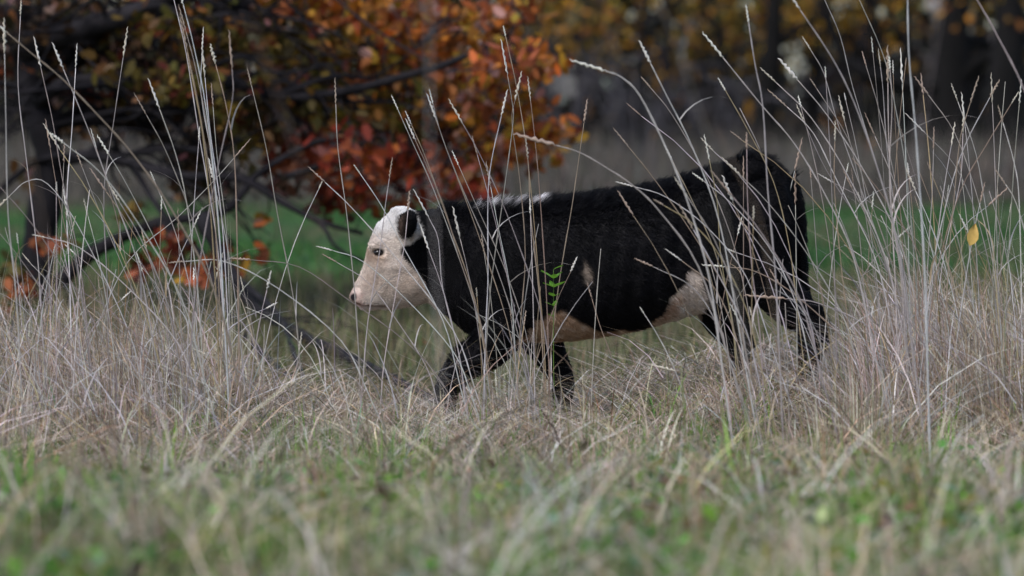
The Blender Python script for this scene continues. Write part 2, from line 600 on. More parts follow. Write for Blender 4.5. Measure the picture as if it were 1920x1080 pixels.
n = 30000
P = scatter(n, -9, 9, 28, 55)
pal = [(5, (0.030, 0.115, 0.020)), (4, (0.050, 0.145, 0.028)), (2.5, (0.013, 0.055, 0.012)), (1.5, (0.09, 0.13, 0.035))]
pn = np.array([noise.noise(Vector((a * .45, b * .16, 4.0))) for a, b in P[:, :2]]) + rng.normal(0, .12, n)
sc_ = pick(pal, n, .18)
tanm = sstep(-.04, .18, pn)[:, None]
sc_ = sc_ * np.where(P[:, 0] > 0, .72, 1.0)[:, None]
sc_ = sc_ * (1 - tanm) + np.array((0.11, 0.115, 0.06)) * tanm
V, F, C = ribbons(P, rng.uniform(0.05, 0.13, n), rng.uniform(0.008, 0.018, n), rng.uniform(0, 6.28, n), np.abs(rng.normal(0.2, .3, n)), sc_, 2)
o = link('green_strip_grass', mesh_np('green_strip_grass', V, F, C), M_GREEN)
tag(o, 'strip of lush green grass across the middle distance', 'grass', kind='stuff')

n = 36000
P = scatter(n, -4.6, 4.6, 16.8, 30)
pal = [(4, (0.15, 0.14, 0.075)), (3, (0.10, 0.115, 0.045)), (3, (0.21, 0.18, 0.12)), (1, (0.13, 0.085, 0.05)), (1, (0.07, 0.11, 0.04))]
V, F, C = ribbons(P, rng.gamma(4, 0.028, n).clip(0.03, 0.3), rng.uniform(0.004, 0.01, n), rng.uniform(0, 6.28, n), np.abs(rng.normal(0.4, .45, n)), pick(pal, n, .2), 2)
o = link('olive_turf', mesh_np('olive_turf', V, F, C), M_DRY)
tag(o, 'short olive and tan turf of the field behind the calf', 'grass', kind='stuff')


# ------------------------------------------------------------------ the oak with autumn leaves
def oak():
    OY = 25.0
    ox = (74 - 960) * OY / FPX
    root = bpy.data.objects.new('oak_tree', None)
    COL.objects.link(root)
    org = np.array([ox, OY, float(gz(ox, OY))])
    root.location = org
    tag(root, 'low spreading oak with orange and rust autumn leaves behind the left grass', 'tree')

    def limb(pts, r0, r1, name='limb', per=6):
        Q = catmull([at(p[0], p[1], p[2]) - org for p in pts], per)
        V, F = tube(Q, np.linspace(r0, r1, len(Q)) * (1 + 0.08 * np.sin(np.arange(len(Q)) * 1.7)), 8, 0.04)
        link(name, mesh_np(name, V, F, smooth=True), M_BARK, root)
        return Q + org

    limb([(18, 830, 25), (38, 690, 25), (60, 560, 25), (78, 420, 25), (95, 300, 25), (60, 170, 25.1), (40, 40, 25.2), (30, -180, 25.2), (10, -520, 25.3), (40, -1000, 25.3)], 0.125, 0.05, 'trunk')
    L = []
    L.append(limb([(55, 130, 25.1), (150, 92, 25.3), (260, 62, 25.4), (380, 30, 25.6), (520, -20, 25.8), (700, -120, 26)], 0.12, 0.05))
    L.append(limb([(50, 90, 25.1), (130, 62, 24.8), (240, 30, 24.6), (340, -10, 24.5), (500, -90, 24.4)], 0.085, 0.04))
    L.append(limb([(70, 190, 25), (140, 152, 24.8), (280, 150, 24.7), (420, 150, 24.6), (520, 180, 24.5), (640, 173, 24.4), (770, 140, 24.3), (850, 115, 24.2), (945, 68, 24.1)], 0.045, 0.018))
    L.append(limb([(85, 240, 25), (180, 212, 25.2), (300, 206, 25.4), (420, 198, 25.5), (500, 205, 25.6), (620, 226, 25.7), (760, 238, 25.8), (900, 245, 25.9), (1010, 225, 26)], 0.042, 0.012))
    L.append(limb([(90, 310, 25), (170, 292, 24.7), (260, 310, 24.5), (350, 330, 24.3), (450, 335, 24.2), (530, 380, 24.1), (600, 415, 24.0), (680, 438, 24.0)], 0.04, 0.012))
    L.append(limb([(52, 600, 25), (100, 540, 24.6), (165, 480, 24.5), (240, 440, 24.4), (310, 415, 24.3), (420, 395, 24.2), (480, 330, 24.2), (540, 290, 24.3)], 0.055, 0.015))
    L.append(limb([(380, 410, 23.9), (420, 490, 23.6), (465, 560, 23.0), (540, 615, 21.3), (640, 664, 19.2), (740, 712, 17.5), (830, 758, 16.4)], 0.045, 0.014))
    L.append(limb([(440, 520, 23.2), (520, 590, 21.6), (560, 690, 18.6), (600, 770, 16.3)], 0.020, 0.007))
    L.append(limb([(300, 418, 24.3), (380, 480, 23.6), (430, 590, 22.3), (520, 690, 18.6), (640, 765, 16.3)], 0.026, 0.009))
    L.append(limb([(40, 30, 25.2), (-100, 10, 25.4), (-280, -40, 25.6)], 0.08, 0.04))
    L.append(limb([(35, -60, 25.2), (250, -190, 25.6), (560, -260, 26), (860, -300, 26.4)], 0.08, 0.03))
    L.append(limb([(540, 330, 24.3), (600, 310, 24.1), (625, 275, 24.0), (660, 268, 24)], 0.022, 0.01))
    L.append(limb([(250, 312, 24.5), (290, 380, 24.3), (330, 440, 24.1), (350, 520, 24.0)], 0.02, 0.007))
    L.append(limb([(520, 375, 24.1), (600, 420, 24), (640, 470, 23.9), (760, 520, 23.8)], 0.018, 0.006))

    base = np.concatenate(L[:7])
    base = base[(base[:, 1] < 25.9) & (base[:, 2] > .9) & (base[:, 0] > at(0, 0, 25)[0]) & (base[:, 0] < at(620, 0, 25)[0])]
    for k in range(120):
        p = base[rng.integers(0, len(base))]
        a = rng.normal(0.15 if rng.uniform() < .7 else 2.7, .45)
        ln = rng.uniform(.45, 1.5)
        d = np.array([math.cos(a), rng.normal(0, .4), 0])
        dr = rng.normal(-.25, .34)
        wob = rng.normal(0, .07, (4, 3))
        pts3 = [p, p + d * ln * .33 + (0, 0, .06) + wob[0], p + d * ln * .66 + (0, 0, dr * ln * .4) + wob[1], p + d * ln + (0, 0, dr * ln) + wob[2]]
        Q = catmull(np.array(pts3) - org, 5)
        V, F = tube(Q, np.linspace(rng.uniform(.011, .024), .004, len(Q)), 5, .05)
        link('branch', mesh_np('branch', V, F, smooth=True), M_BARK, root)
        L.append(Q[4:] + org)

    # leaf clusters: (px, py, rx, ry, count, palette)
    OR = [(4, (0.30, 0.085, 0.014)), (3, (0.34, 0.13, 0.016)), (2, (0.20, 0.045, 0.012)), (1.5, (0.32, 0.19, 0.02)), (1, (0.30, 0.15, 0.12))]
    RD = [(4, (0.22, 0.035, 0.014)), (3, (0.30, 0.07, 0.014)), (2, (0.12, 0.022, 0.012)), (1, (0.33, 0.12, 0.05)), (1, (0.16, 0.06, 0.05))]
    OL = [(3, (0.12, 0.09, 0.015)), (3, (0.19, 0.12, 0.016)), (2, (0.08, 0.07, 0.018)), (2, (0.24, 0.10, 0.02)), (1, (0.15, 0.03, 0.015))]
    BR = [(3, (0.07, 0.035, 0.02)), (2, (0.12, 0.06, 0.02)), (2, (0.05, 0.04, 0.02)), (1, (0.2, 0.09, 0.03)), (1, (0.2, 0.1, 0.09))]
    cl = [(690, 40, 150, 60, 330, OR), (820, 70, 110, 70, 250, OR), (960, 110, 65, 50, 190, OR), (1000, 150, 35, 35, 90, OR), (760, 150, 140, 60, 300, OR),
          (910, 190, 90, 50, 200, OR), (640, 110, 110, 60, 220, OL), (540, 60, 110, 60, 240, OL), (560, 190, 110, 50, 220, OL), (700, 230, 110, 40, 200, OL),
          (1000, 250, 55, 28, 110, OR), (930, 290, 70, 45, 130, OR), (800, 290, 110, 45, 260, RD), (690, 310, 90, 50, 240, RD), (860, 345, 80, 35, 130, RD),
          (650, 372, 70, 26, 110, RD), (560, 300, 70, 50, 120, RD), (430, 60, 90, 60, 150, OL), (330, 150, 100, 40, 110, OL), (250, 90, 120, 50, 200, BR), (110, 110, 110, 50, 150, BR), (330, 60, 90, 50, 120, OL), (90, 210, 90, 30, 90, BR), (260, 235, 90, 22, 90, BR), (400, 290, 60, 50, 100, BR), (470, 240, 60, 50, 110, OL), (330, 270, 50, 18, 40, BR), (30, 90, 60, 50, 90, BR), (480, 20, 90, 40, 120, OL), (200, 20, 140, 30, 150, BR), (150, 150, 170, 60, 160, BR), (380, 110, 90, 60, 130, BR), (330, 360, 120, 40, 40, BR), (60, 330, 50, 40, 30, BR), (420, 330, 60, 40, 60, BR), (530, 250, 60, 60, 110, BR),
          (120, 40, 120, 40, 110, BR), (60, 20, 90, 40, 80, BR), (290, 185, 55, 22, 70, OL), (180, 175, 60, 26, 60, RD), (400, 230, 90, 40, 80, BR),
          (20, 150, 40, 40, 40, RD), (470, 120, 80, 60, 130, OL), (880, 20, 90, 40, 120, OR), (500, 412, 14, 18, 6, OR), (260, 405, 26, 20, 26, OL),
          (300, 480, 60, 28, 75, RD), (380, 500, 50, 26, 55, OR), (420, 480, 18, 26, 18, RD), (495, 470, 14, 20, 10, RD), (130, 470, 50, 20, 22, RD), (15, 480, 30, 60, 45, OL),
          (20, 560, 40, 40, 30, RD), (140, 690, 20, 10, 6, RD), (640, 680, 10, 8, 4, OR), (775, 665, 16, 8, 4, OR),
          (300, -120, 300, 90, 260, OL), (700, -140, 300, 90, 320, OR), (1000, -60, 90, 60, 80, OR), (-150, -40, 160, 120, 150, OL), (100, -320, 400, 160, 260, OL), (600, -330, 400, 140, 260, OR)]
    twigs = []
    pts, cols = [], []
    Lall = np.concatenate(L)
    for px, py, rx, ry, cnt, pal in cl:
        cnt = int(cnt * 1.3) if cnt > 20 else cnt
        cy = rng.uniform(25.0, 27.4) if pal is BR else rng.uniform(24.0, 26.6) if py < 380 else rng.uniform(23.8, 24.8)
        if 600 < px < 800 and py > 600:
            cy = 22.2
        c = at(px, py, cy)
        s = cy / FPX
        ntw = max(2, cnt // 22)
        for k in range(ntw):
            e = c + np.array([rng.normal(0, rx * .55) * s, rng.normal(0, .35), rng.normal(0, ry * .55) * s])
            dd = Lall - e
            j = np.argmin((dd ** 2).sum(1) + rng.uniform(0, .03, len(dd)))
            st = Lall[j]
            mid = (st + e) / 2 + rng.normal(0, .05, 3) + (0, 0, .04)
            Q = catmull([st, mid, e], 3)
            V, F = tube(Q - org, np.linspace(0.009, 0.003, len(Q)), 3)
            twigs.append((V, F, np.zeros((len(V), 3))))
            m = max(1, int(cnt / ntw))
            lc = np.clip(rng.normal(0.75, .22, m), .25, 1.05)
            base = st + (e - st) * lc[:, None] if np.linalg.norm(e - st) < 0.5 else e + rng.normal(0, .02, (m, 3))
            off = rng.normal(0, 1, (m, 3)) * np.array([rx * .30 * s, .16, ry * .34 * s])
            pts.append(e + off * 1.0 + (base - e) * 0.25)
            tint = np.exp(rng.normal(0, .22))
            cols.append(pick(pal, m, .30) * tint * (.80 if pal is OR else .75 if pal is RD else .62))
    V, F, C = join_parts(twigs)
    tw = link('twigs', mesh_np('twigs', V, F), M_BARK, root)
    tw['kind'] = 'stuff'
    P = np.concatenate(pts)
    C = np.concatenate(cols).clip(0.006, .6)

    # lobed oak leaf outline
    out = [(0, -.5), (.06, -.32), (.2, -.24), (.12, -.1), (.3, .02), (.16, .14), (.24, .3), (.08, .36), (0, .5), (-.08, .36), (-.24, .3), (-.16, .14), (-.3, .02), (-.12, -.1), (-.2, -.24), (-.06, -.32)]
    O = np.array([(0, 0, 0)] + [(a, b, -0.35 * a * a + .06 * b) for a, b in out], float)
    tri = np.array([(0, k + 1, (k + 1) % 16 + 1) for k in range(16)])
    # leaf parts that show largest: the nearest ones, one object each
    order = np.argsort(P[:, 1])
    inview = [i for i in order if 0 < 960 + P[i, 0] / P[i, 1] * FPX < 1920 and HORIZON - (P[i, 2] - CAM_H) / P[i, 1] * FPX > 0]
    single = inview[:280]
    rest = np.setdiff1d(np.arange(len(P)), single)

    def rotmats(n):
        q = rng.normal(0, 1, (n, 4))
        q[:, 0] += 0.3
        q /= np.linalg.norm(q, axis=1)[:, None]
        w, x, y, z = q.T
        return np.stack([np.stack([1 - 2 * (y * y + z * z), 2 * (x * y - z * w), 2 * (x * z + y * w)], -1),
                         np.stack([2 * (x * y + z * w), 1 - 2 * (x * x + z * z), 2 * (y * z - x * w)], -1),
                         np.stack([2 * (x * z - y * w), 2 * (y * z + x * w), 1 - 2 * (x * x + y * y)], -1)], 1)

    R = rotmats(len(rest))
    S = rng.uniform(0.07, 0.13, len(rest))
    V = np.einsum('nij,kj->nki', R, O) * S[:, None, None] + (P[rest] - org)[:, None, :]
    F = ((np.arange(len(rest)) * 17)[:, None, None] + tri[None]).reshape(-1, 3)
    fo = link('foliage', mesh_np('foliage', V.reshape(-1, 3), F, np.repeat(C[rest], 17, 0)), M_LEAF, root)
    fo['kind'] = 'stuff'
    shades = (pick(OR, 9, .3) * .80).tolist() + (pick(RD, 8, .3) * .75).tolist() + (pick(OL, 7, .3) * .5).tolist() + (pick(BR, 5, .3) * .5).tolist()
    meshes = [mesh_np('leaf', O, tri, np.repeat([s], 17, 0)) for s in shades]
    for m in meshes:
        m.materials.append(M_LEAF)
    sh = np.array(shades)
    R = rotmats(len(single))
    for k, i in enumerate(single):
        j = int(np.argmin(((sh - C[i]) ** 2).sum(1)))
        o = link('leaf', meshes[j], None, root)
        mt = Matrix(R[k].tolist()).to_4x4()
        sc = rng.uniform(0.075, 0.135)
        o.matrix_local = Matrix.Translation(Vector((P[i] - org).tolist())) @ mt @ Matrix.Scale(sc, 4)


oak()

# ------------------------------------------------------------------ the calf
CY = 15.15
KX = CY / FPX                       # metres per photo pixel at the calf


def cp(px, py, dy=0.0):
    return np.array([(px - 960) * KX, CY + dy, CAM_H - (py - HORIZON) * KX])


def loft(st, sides=24, ex=2.0):
    """st: list of (top point, bottom point, half width); oval sections between them"""
    V = []
    n = len(st)
    for a, b, hw in st:
        a, b = np.asarray(a, float), np.asarray(b, float)
        c, u = (a + b) / 2, (a - b) / 2
        for k in range(sides):
            t = 2 * math.pi * k / sides
            cs, sn = math.cos(t), math.sin(t)
            V.append(c + u * np.sign(cs) * abs(cs) ** (2 / ex) + np.array([0, hw, 0]) * np.sign(sn) * abs(sn) ** (2 / ex))
    V.append((np.asarray(st[0][0]) + st[0][1]) / 2)
    V.append((np.asarray(st[-1][0]) + st[-1][1]) / 2)
    F4, F3 = [], []
    for i in range(n - 1):
        for k in range(sides):
            k2 = (k + 1) % sides
            F4.append((i * sides + k, i * sides + k2, (i + 1) * sides + k2, (i + 1) * sides + k))
    for k in range(sides):
        k2 = (k + 1) % sides
        F3.append((n * sides, k2, k))
        F3.append((n * sides + 1, (n - 1) * sides + k, (n - 1) * sides + k2))
    V = np.array(V)
    return V, [np.array(F4), np.array(F3)]


def blob(c, r, rot=None, seg=20):
    V, F3, F4 = [], [], []
    rings = seg // 2
    for i in range(1, rings):
        ph = math.pi * i / rings
        for k in range(seg):
            th = 2 * math.pi * k / seg
            V.append((math.sin(ph) * math.cos(th), math.sin(ph) * math.sin(th), math.cos(ph)))
    V.append((0, 0, 1))
    V.append((0, 0, -1))
    for i in range(rings - 2):
        for k in range(seg):
            k2 = (k + 1) % seg
            F4.append((i * seg + k, (i + 1) * seg + k, (i + 1) * seg + k2, i * seg + k2))
    t, b = len(V) - 2, len(V) - 1
    for k in range(seg):
        k2 = (k + 1) % seg
        F3.append((t, k, k2))
        F3.append((b, (rings - 2) * seg + k2, (rings - 2) * seg + k))
    V = np.array(V) * np.asarray(r)
    if rot is not None:
        V = V @ np.array(rot).T
    return V + c, [np.array(F4), np.array(F3)]


def leg(pts):
    """pts: (px, py, dy, radius)"""
    Q = catmull([np.append(cp(a, b, d), r) for a, b, d, r in pts], 5)
    return tube(Q[:, :3], Q[:, 3].clip(0.012, 1), 14)


EAR_C = cp(770, 420, -0.135)
EYE_N = cp(711, 471, -0.073)


def calf():
    groundx = lambda px: CAM_H and (float(gz((px - 960) * KX, CY)))
    gpy = lambda px: HORIZON + (CAM_H - groundx(px)) / KX
    parts = []
    tor = [(1492, 402, 455, .035), (1484, 350, 500, .075), (1470, 326, 535, .12), (1445, 307, 560, .165), (1412, 298, 572, .185), (1380, 310, 580, .20), (1340, 322, 582, .205),
           (1300, 335, 588, .205), (1250, 350, 602, .215), (1200, 361, 617, .23), (1140, 369, 628, .235), (1080, 377, 636, .225), (1020, 381, 641, .205),
           (960, 385, 645, .185), (910, 390, 642, .165), (872, 393, 620, .14), (840, 394, 592, .125), (805, 395, 565, .105), (775, 398, 530, .09)]
    parts.append(loft([(cp(x, t), cp(x, b), w) for x, t, b, w in tor], 28, 2.25))
    head = [((778, 398), (806, 562), .070), ((750, 393), (800, 566), .082), ((728, 402), (780, 572), .088), ((708, 420), (762, 575), .090), ((697, 444), (746, 577), .089),
            ((691, 468), (735, 578), .078), ((687, 490), (723, 578), .064), ((680, 508), (712, 578), .056), ((671, 526), (702, 580), .054), ((662, 541), (693, 580), .055), ((656, 551), (684, 579), .052),
            ((654, 558), (676, 577), .040)]
    parts.append(loft([(cp(*a), cp(*b), w) for a, b, w in head], 24, 2.2))
    parts.append(blob(cp(752, 400), (.04, .05, .022)))                      # poll
    for s in (-1, 1):
        parts.append(blob(cp(709, 458, s * .066), (.035, .022, .018)))      # brow
        parts.append(blob(cp(765, 525, s * .055), (.06, .03, .055)))        # cheek muscle
        parts.append(blob(cp(668, 556, s * .036), (.022, .02, .022)))       # nostril wing
        parts.append(blob(cp(908, 505, s * .135), (.085, .065, .20)))         # shoulder
        parts.append(blob(cp(1425, 440, s * .12), (.125, .085, .22)))       # thigh
        parts.append(blob(cp(1378, 545, s * .105), (.075, .06, .115)))      # stifle
        parts.append(blob(cp(1402, 318, s * .125), (.06, .045, .05)))        # hip bone
        # ear: an open shallow cup on a short stalk, standing out sideways
        ang = 0.30
        parts.append(tube(np.array([cp(756, 412, s * .06), cp(762, 416, s * .105)]), [.03, .026], 10))
        c = cp(765, 419, s * .130)
        rot = np.array([[math.cos(ang), 0, math.sin(ang)], [0, 1, 0], [-math.sin(ang), 0, math.cos(ang)]])
        parts.append(blob(c, (.023, .068, .044), rot))
    # fore legs: near one reaching forward with a bent knee, far one standing back
    parts.append(leg([(925, 540, -.105, .10), (938, 610, -.11, .088), (915, 652, -.115, .072), (872, 680, -.115, .058), (846, 712, -.11, .048), (838, 735, -.11, .040), (840, 785, -.11, .027), (836, 815, -.11, .035), (830, 832, -.11, .036), (825, gpy(826) + 2, -.11, .047)]))
    parts.append(leg([(985, 540, .10, .09), (1008, 620, .105, .08), (1030, 665, .11, .060), (1050, 705, .11, .047), (1056, 730, .11, .040), (1054, 780, .11, .027), (1050, 808, .11, .035), (1046, 818, .11, .036), (1040, gpy(1040) + 2, .11, .047)]))
    # hind legs: near one pushing back, far one set forward
    parts.append(leg([(1418, 420, -.11, .13), (1428, 500, -.115, .105), (1458, 548, -.115, .080), (1490, 580, -.11, .070), (1512, 602, -.11, .056), (1516, 630, -.11, .045), (1512, 678, -.11, .033), (1509, 704, -.11, .034), (1502, 724, -.11, .036), (1494, gpy(1494) + 2, -.11, .046)]))
    parts.append(leg([(1390, 440, .10, .12), (1352, 530, .105, .10), (1355, 585, .11, .082), (1380, 628, .11, .060), (1394, 650, .11, .050), (1392, 678, .11, .040), (1384, 710, .11, .027), (1380, 728, .11, .033), (1372, 742, .11, .036), (1364, gpy(1364) + 2, .11, .046)]))
    parts.append(leg([(1478, 338, 0, .028), (1490, 365, 0, .024), (1499, 410, 0, .021), (1502, 470, -.01, .019), (1505, 530, -.03, .018), (1511, 575, -.05, .022), (1518, 610, -.06, .028), (1522, 650, -.06, .014)]))
    parts = [(V, F, np.zeros((len(V), 3))) for V, F in parts]
    V, F, C = join_parts(parts)
    me = mesh_np('calf_cage', V, F)
    tmp = bpy.data.objects.new('calf_cage', me)
    COL.objects.link(tmp)
    r = tmp.modifiers.new('r', 'REMESH')
    r.mode = 'VOXEL'
    r.voxel_size = 0.0066
    s = tmp.modifiers.new('s', 'SMOOTH')
    s.factor = 0.5
    s.iterations = 5
    dg = bpy.context.evaluated_depsgraph_get()
    body = bpy.data.meshes.new_from_object(tmp.evaluated_get(dg))
    bpy.data.objects.remove(tmp)
    bpy.data.meshes.remove(me)
    nv = len(body.vertices)
    co = np.empty(nv * 3, np.float32)
    body.vertices.foreach_get('co', co)
    co = co.reshape(-1, 3).astype(float)
    no = np.empty(nv * 3, np.float32)
    body.vertices.foreach_get('normal', no)
    no = no.reshape(-1, 3).astype(float)

    def g(c, sx, sy, sz):
        d = (co - c) / np.array([sx, sy, sz])
        return np.exp(-(d ** 2).sum(1))
    # carved detail: nostrils, mouth, eye sockets, ear cups, flank hollow, rib and muscle relief
    disp = np.zeros(nv)
    for s in (-1, 1):
        disp -= 0.012 * g(cp(664, 556, s * .046), .010, .018, .012)
        disp -= 0.008 * g(cp(711, 472, s * .08), .018, .02, .011)
        disp += 0.005 * g(cp(712, 464, s * .08), .024, .02, .007)
        disp += 0.004 * g(cp(711, 481, s * .08), .02, .02, .006)
        disp -= 0.032 * g(cp(1300, 440, s * .2), .07, .08, .12)
        disp -= 0.024 * g(cp(1005, 470, s * .2), .06, .08, .12)
        disp -= 0.010 * g(cp(845, 500, s * .13), .05, .06, .10)
        disp += 0.006 * g(cp(740, 500, s * .08), .05, .05, .012)
        m = no[:, 0] < -0.15
        disp -= np.where(m, 0.014 * g(cp(761, 421, s * .142), .04, .042, .026), 0)
    mouth = np.interp((co[:, 0] / KX + 960), [660, 680, 700, 720], [566, 571, 573, 572])
    vv = HORIZON + (CAM_H - co[:, 2]) / KX
    uu = co[:, 0] / KX + 960
    disp -= np.where((uu < 724) & (uu > 655), 0.004 * np.exp(-((vv - mouth) / 2.2) ** 2), 0)
    ribs = ((uu > 1040) & (uu < 1290) & (vv > 420) & (vv < 600))
    disp += np.where(ribs, 0.0025 * np.sin((uu + 0.12 * (vv - 400)) / 6.0), 0)
    co = co + no * disp[:, None]
    body.vertices.foreach_set('co', co.astype(np.float32).ravel())

    nz = np.array([noise.noise(Vector((p * 38).tolist())) for p in co])
    nz2 = np.array([noise.noise(Vector((p * 11).tolist())) for p in co])
    uu, vv = co[:, 0] / KX + 960, HORIZON + (CAM_H - co[:, 2]) / KX

    def colour():
        u, v = uu + nz * 7 + nz2 * 5, vv + nz2 * 5 + nz * 4
        c = np.tile(np.array([0.0026, 0.0025, 0.0036]), (nv, 1))
        c *= (1 + 0.5 * nz2 + 0.3 * nz)[:, None].clip(.4, 2)

        def mix(mask, col):
            nonlocal c
            m = np.clip(mask, 0, 1)[:, None]
            c = c * (1 - m) + np.asarray(col) * m
        # white face
        xb = np.interp(v, [370, 385, 432, 450, 460, 470, 487, 519, 582, 620], [764, 768, 792, 786, 768, 750, 758, 789, 824, 830])
        face = sstep(3, -3, u - xb) * (v < 606)
        mix(face, np.array((0.66, 0.59, 0.54)))
        mix(face * sstep(455, 425, v), np.array((0.70, 0.68, 0.67)))
        mix(face * sstep(470, 540, v) * sstep(690, 770, u) * .6, np.array((0.47, 0.36, 0.275)))
        mix(face * sstep(430, 520, v) * .18 * (1 + nz2).clip(.3, 1.6), np.array((0.50, 0.385, 0.30)))
        mix(face * .75 * np.exp(-(((u - 705) / 19) ** 2 + ((v - 477) / 18) ** 2)), np.array((0.44, 0.30, 0.21)))
        mix(face * .35 * np.exp(-(((u - 692) / 18) ** 2 + ((v - 528) / 18) ** 2)), np.array((0.36, 0.23, 0.16)))
        mix(np.exp(-(((u - 663) / 17) ** 4 + ((v - 563) / 20) ** 4)) * .8, np.array((0.40, 0.275, 0.245)))
        mix(face * .9 * np.exp(-((vv - mouth) / 2.6) ** 2) * (uu < 724), np.array((0.14, 0.07, 0.05)))
        mix(face * .6 * sstep(575, 582, vv) * (uu > 690) * (uu < 800), np.array((0.34, 0.17, 0.10)))
        for s in (-1, 1):
            d = ((co - cp(663, 556, s * .044)) / np.array([.0125, .03, .0145]))
            mix(1.3 * np.exp(-(d ** 2).sum(1) ** 2), np.array((0.012, 0.01, 0.012)))
            d = ((co - cp(711, 472, s * .078)) / np.array([.021, .03, .014]))
            mix(1.4 * np.exp(-(d ** 2).sum(1) ** 2), np.array((0.016, 0.011, 0.011)))
            # black ears with a dim brown inside
            d = ((co - cp(764, 418, s * .145)) / np.array([.042, .056, .052]))
            e = sstep(1.25, .95, np.sqrt((d ** 2).sum(1)))
            mix(1.3 * e, np.array((0.004, 0.004, 0.005)))
            ins = e * (no[:, 0] < -0.1)
            d = ((co - cp(762, 422, s * .145)) / np.array([.05, .042, .028]))
            mix(ins * np.exp(-(d ** 2).sum(1) ** 2), np.array((0.10, 0.068, 0.055)))
        # white tufts along the crest of the neck
        top = np.interp(u, [t[0] for t in tor[::-1]], [t[1] for t in tor[::-1]])
        cr = sstep(8, 2, vv - top) * (sstep(882, 892, u) * sstep(930, 918, u) + sstep(985, 1000, u) * sstep(1026, 1008, u) + .5 * sstep(930, 940, u) * sstep(985, 975, u)) * sstep(-.3, .1, nz + .5 * nz2)
        mix(cr, np.array((0.62, 0.60, 0.62)))
        # pale, tan stained underside and flank
        vb = np.interp(u, [900, 945, 985, 1010, 1050, 1085, 1120, 1200, 1238, 1262, 1290, 1305, 1322, 1350], [700, 650, 622, 594, 576, 598, 618, 616, 590, 546, 502, 510, 562, 640])
        un = sstep(-3, 5, v - vb) * (u > 935) * (u < 1345) * (v < 652) * (np.abs(co[:, 1] - CY) < .25)
        un = un * np.where((u < 1085) & (vv > 640), 0, 1)
        un = un * np.where((u > 1318) & (v > 572), 0, 1)
        mix(un, np.array((0.36, 0.24, 0.16)))
        mix(un * sstep(1210, 1270, u), np.array((0.52, 0.45, 0.40)))
        mix(un * sstep(.05, .5, nz2) * .7, np.array((0.24, 0.11, 0.05)))
        mix(un * sstep(.1, .5, nz) * .5, np.array((0.62, 0.52, 0.45)))
        pp = .6 * np.exp(-(((u - 1097 - (v - 505) * .15) / (5 + 4 * sstep(485, 520, v))) ** 2 + ((v - 508) / 19) ** 2) ** 2) * (co[:, 1] < CY)
        mix(pp, np.array((0.40, 0.32, 0.26)))
        # hooves
        for hx, dy in ((826, -.11), (1040, .11), (1494, -.11), (1364, .11)):
            h = (np.abs(co[:, 0] - (hx - 960) * KX) < .09) * (np.abs(co[:, 1] - CY - dy) < .09) * sstep(gpy(hx) - 24, gpy(hx) - 18, vv)
            mix(h, np.array((0.035, 0.025, 0.02)))
        return c.clip(.001, .8)

    C = colour()
    a = body.color_attributes.new('tint', 'FLOAT_COLOR', 'POINT')
    c4 = np.ones((nv, 4), np.float32)
    c4[:, :3] = C
    a.data.foreach_set('color', c4.ravel())
    body.polygons.foreach_set('use_smooth', np.ones(len(body.polygons), bool))
    body.update()
    m, nt, N, L, B = node_mat('calf_hide')
    at_ = N.new('ShaderNodeAttribute')
    at_.attribute_name = 'tint'
    L.new(at_.outputs['Color'], B.inputs['Base Color'])
    B.inputs['Roughness'].default_value = 0.7
    B.inputs['Specular IOR Level'].default_value = 0.12
    org = np.array([(1160 - 960) * KX, CY, float(gz((1160 - 960) * KX, CY))])
    body.transform(Matrix.Translation(Vector((-org).tolist())))
    body.name = 'calf'
    while body.materials:
        body.materials.pop()
    calf_o = link('calf', body, m, loc=org)
    tag(calf_o, 'black calf with a white face walking left through tall dry grass', 'calf')

    # eyes
    em, nt, N, L, B = node_mat('eye_gloss')
    B.inputs['Base Color'].default_value = (0.008, 0.006, 0.006, 1)
    B.inputs['Roughness'].default_value = 0.08
    for s in (-1, 1):
        V, F = blob(np.zeros(3), (.0185, .0135, .0120), None, 16)
        link('eye', mesh_np('eye', V, F, smooth=True), em, calf_o, loc=cp(711, 472, s * .0725) - org)

    # coat: strands rooted on the hide
    body.calc_loop_triangles()
    nt_ = len(body.loop_triangles)
    tv = np.empty(nt_ * 3, np.int32)
    body.loop_triangles.foreach_get('vertices', tv)
    tv = tv.reshape(-1, 3)
    A, B_, C_ = co[tv[:, 0]], co[tv[:, 1]], co[tv[:, 2]]
    area = np.linalg.norm(np.cross(B_ - A, C_ - A), axis=1) / 2
    cen = (A + B_ + C_) / 3
    uc, vc = cen[:, 0] / KX + 960, HORIZON + (CAM_H - cen[:, 2]) / KX
    wgt = area * np.where(uc < 830, 3.6, 1.0) * np.where(cen[:, 1] > CY + .12, .25, 1.0)
    wgt = wgt * np.where((uc < 672) & (vc > 545), .25, 1.0)
    nh = 190000
    idx = rng.choice(nt_, nh, p=wgt / wgt.sum())
    r1, r2 = np.sqrt(rng.uniform(0, 1, nh)), rng.uniform(0, 1, nh)
    w0, w1, w2 = 1 - r1, r1 * (1 - r2), r1 * r2
    root = A[idx] * w0[:, None] + B_[idx] * w1[:, None] + C_[idx] * w2[:, None]
    fn = np.cross(B_ - A, C_ - A)[idx]
    fn /= np.linalg.norm(fn, axis=1)[:, None] + 1e-12
    hc = C[tv[idx, 0]] * w0[:, None] + C[tv[idx, 1]] * w1[:, None] + C[tv[idx, 2]] * w2[:, None]
    u, v = root[:, 0] / KX + 960, HORIZON + (CAM_H - root[:, 2]) / KX
    flow = np.tile(np.array([0.8, 0, -0.55]), (nh, 1))
    fc = (u < 800)
    flow[fc] = np.array([0.75, 0, 0.45])
    lg = v > 640
    flow[lg] = np.array([0.1, 0, -1.0])
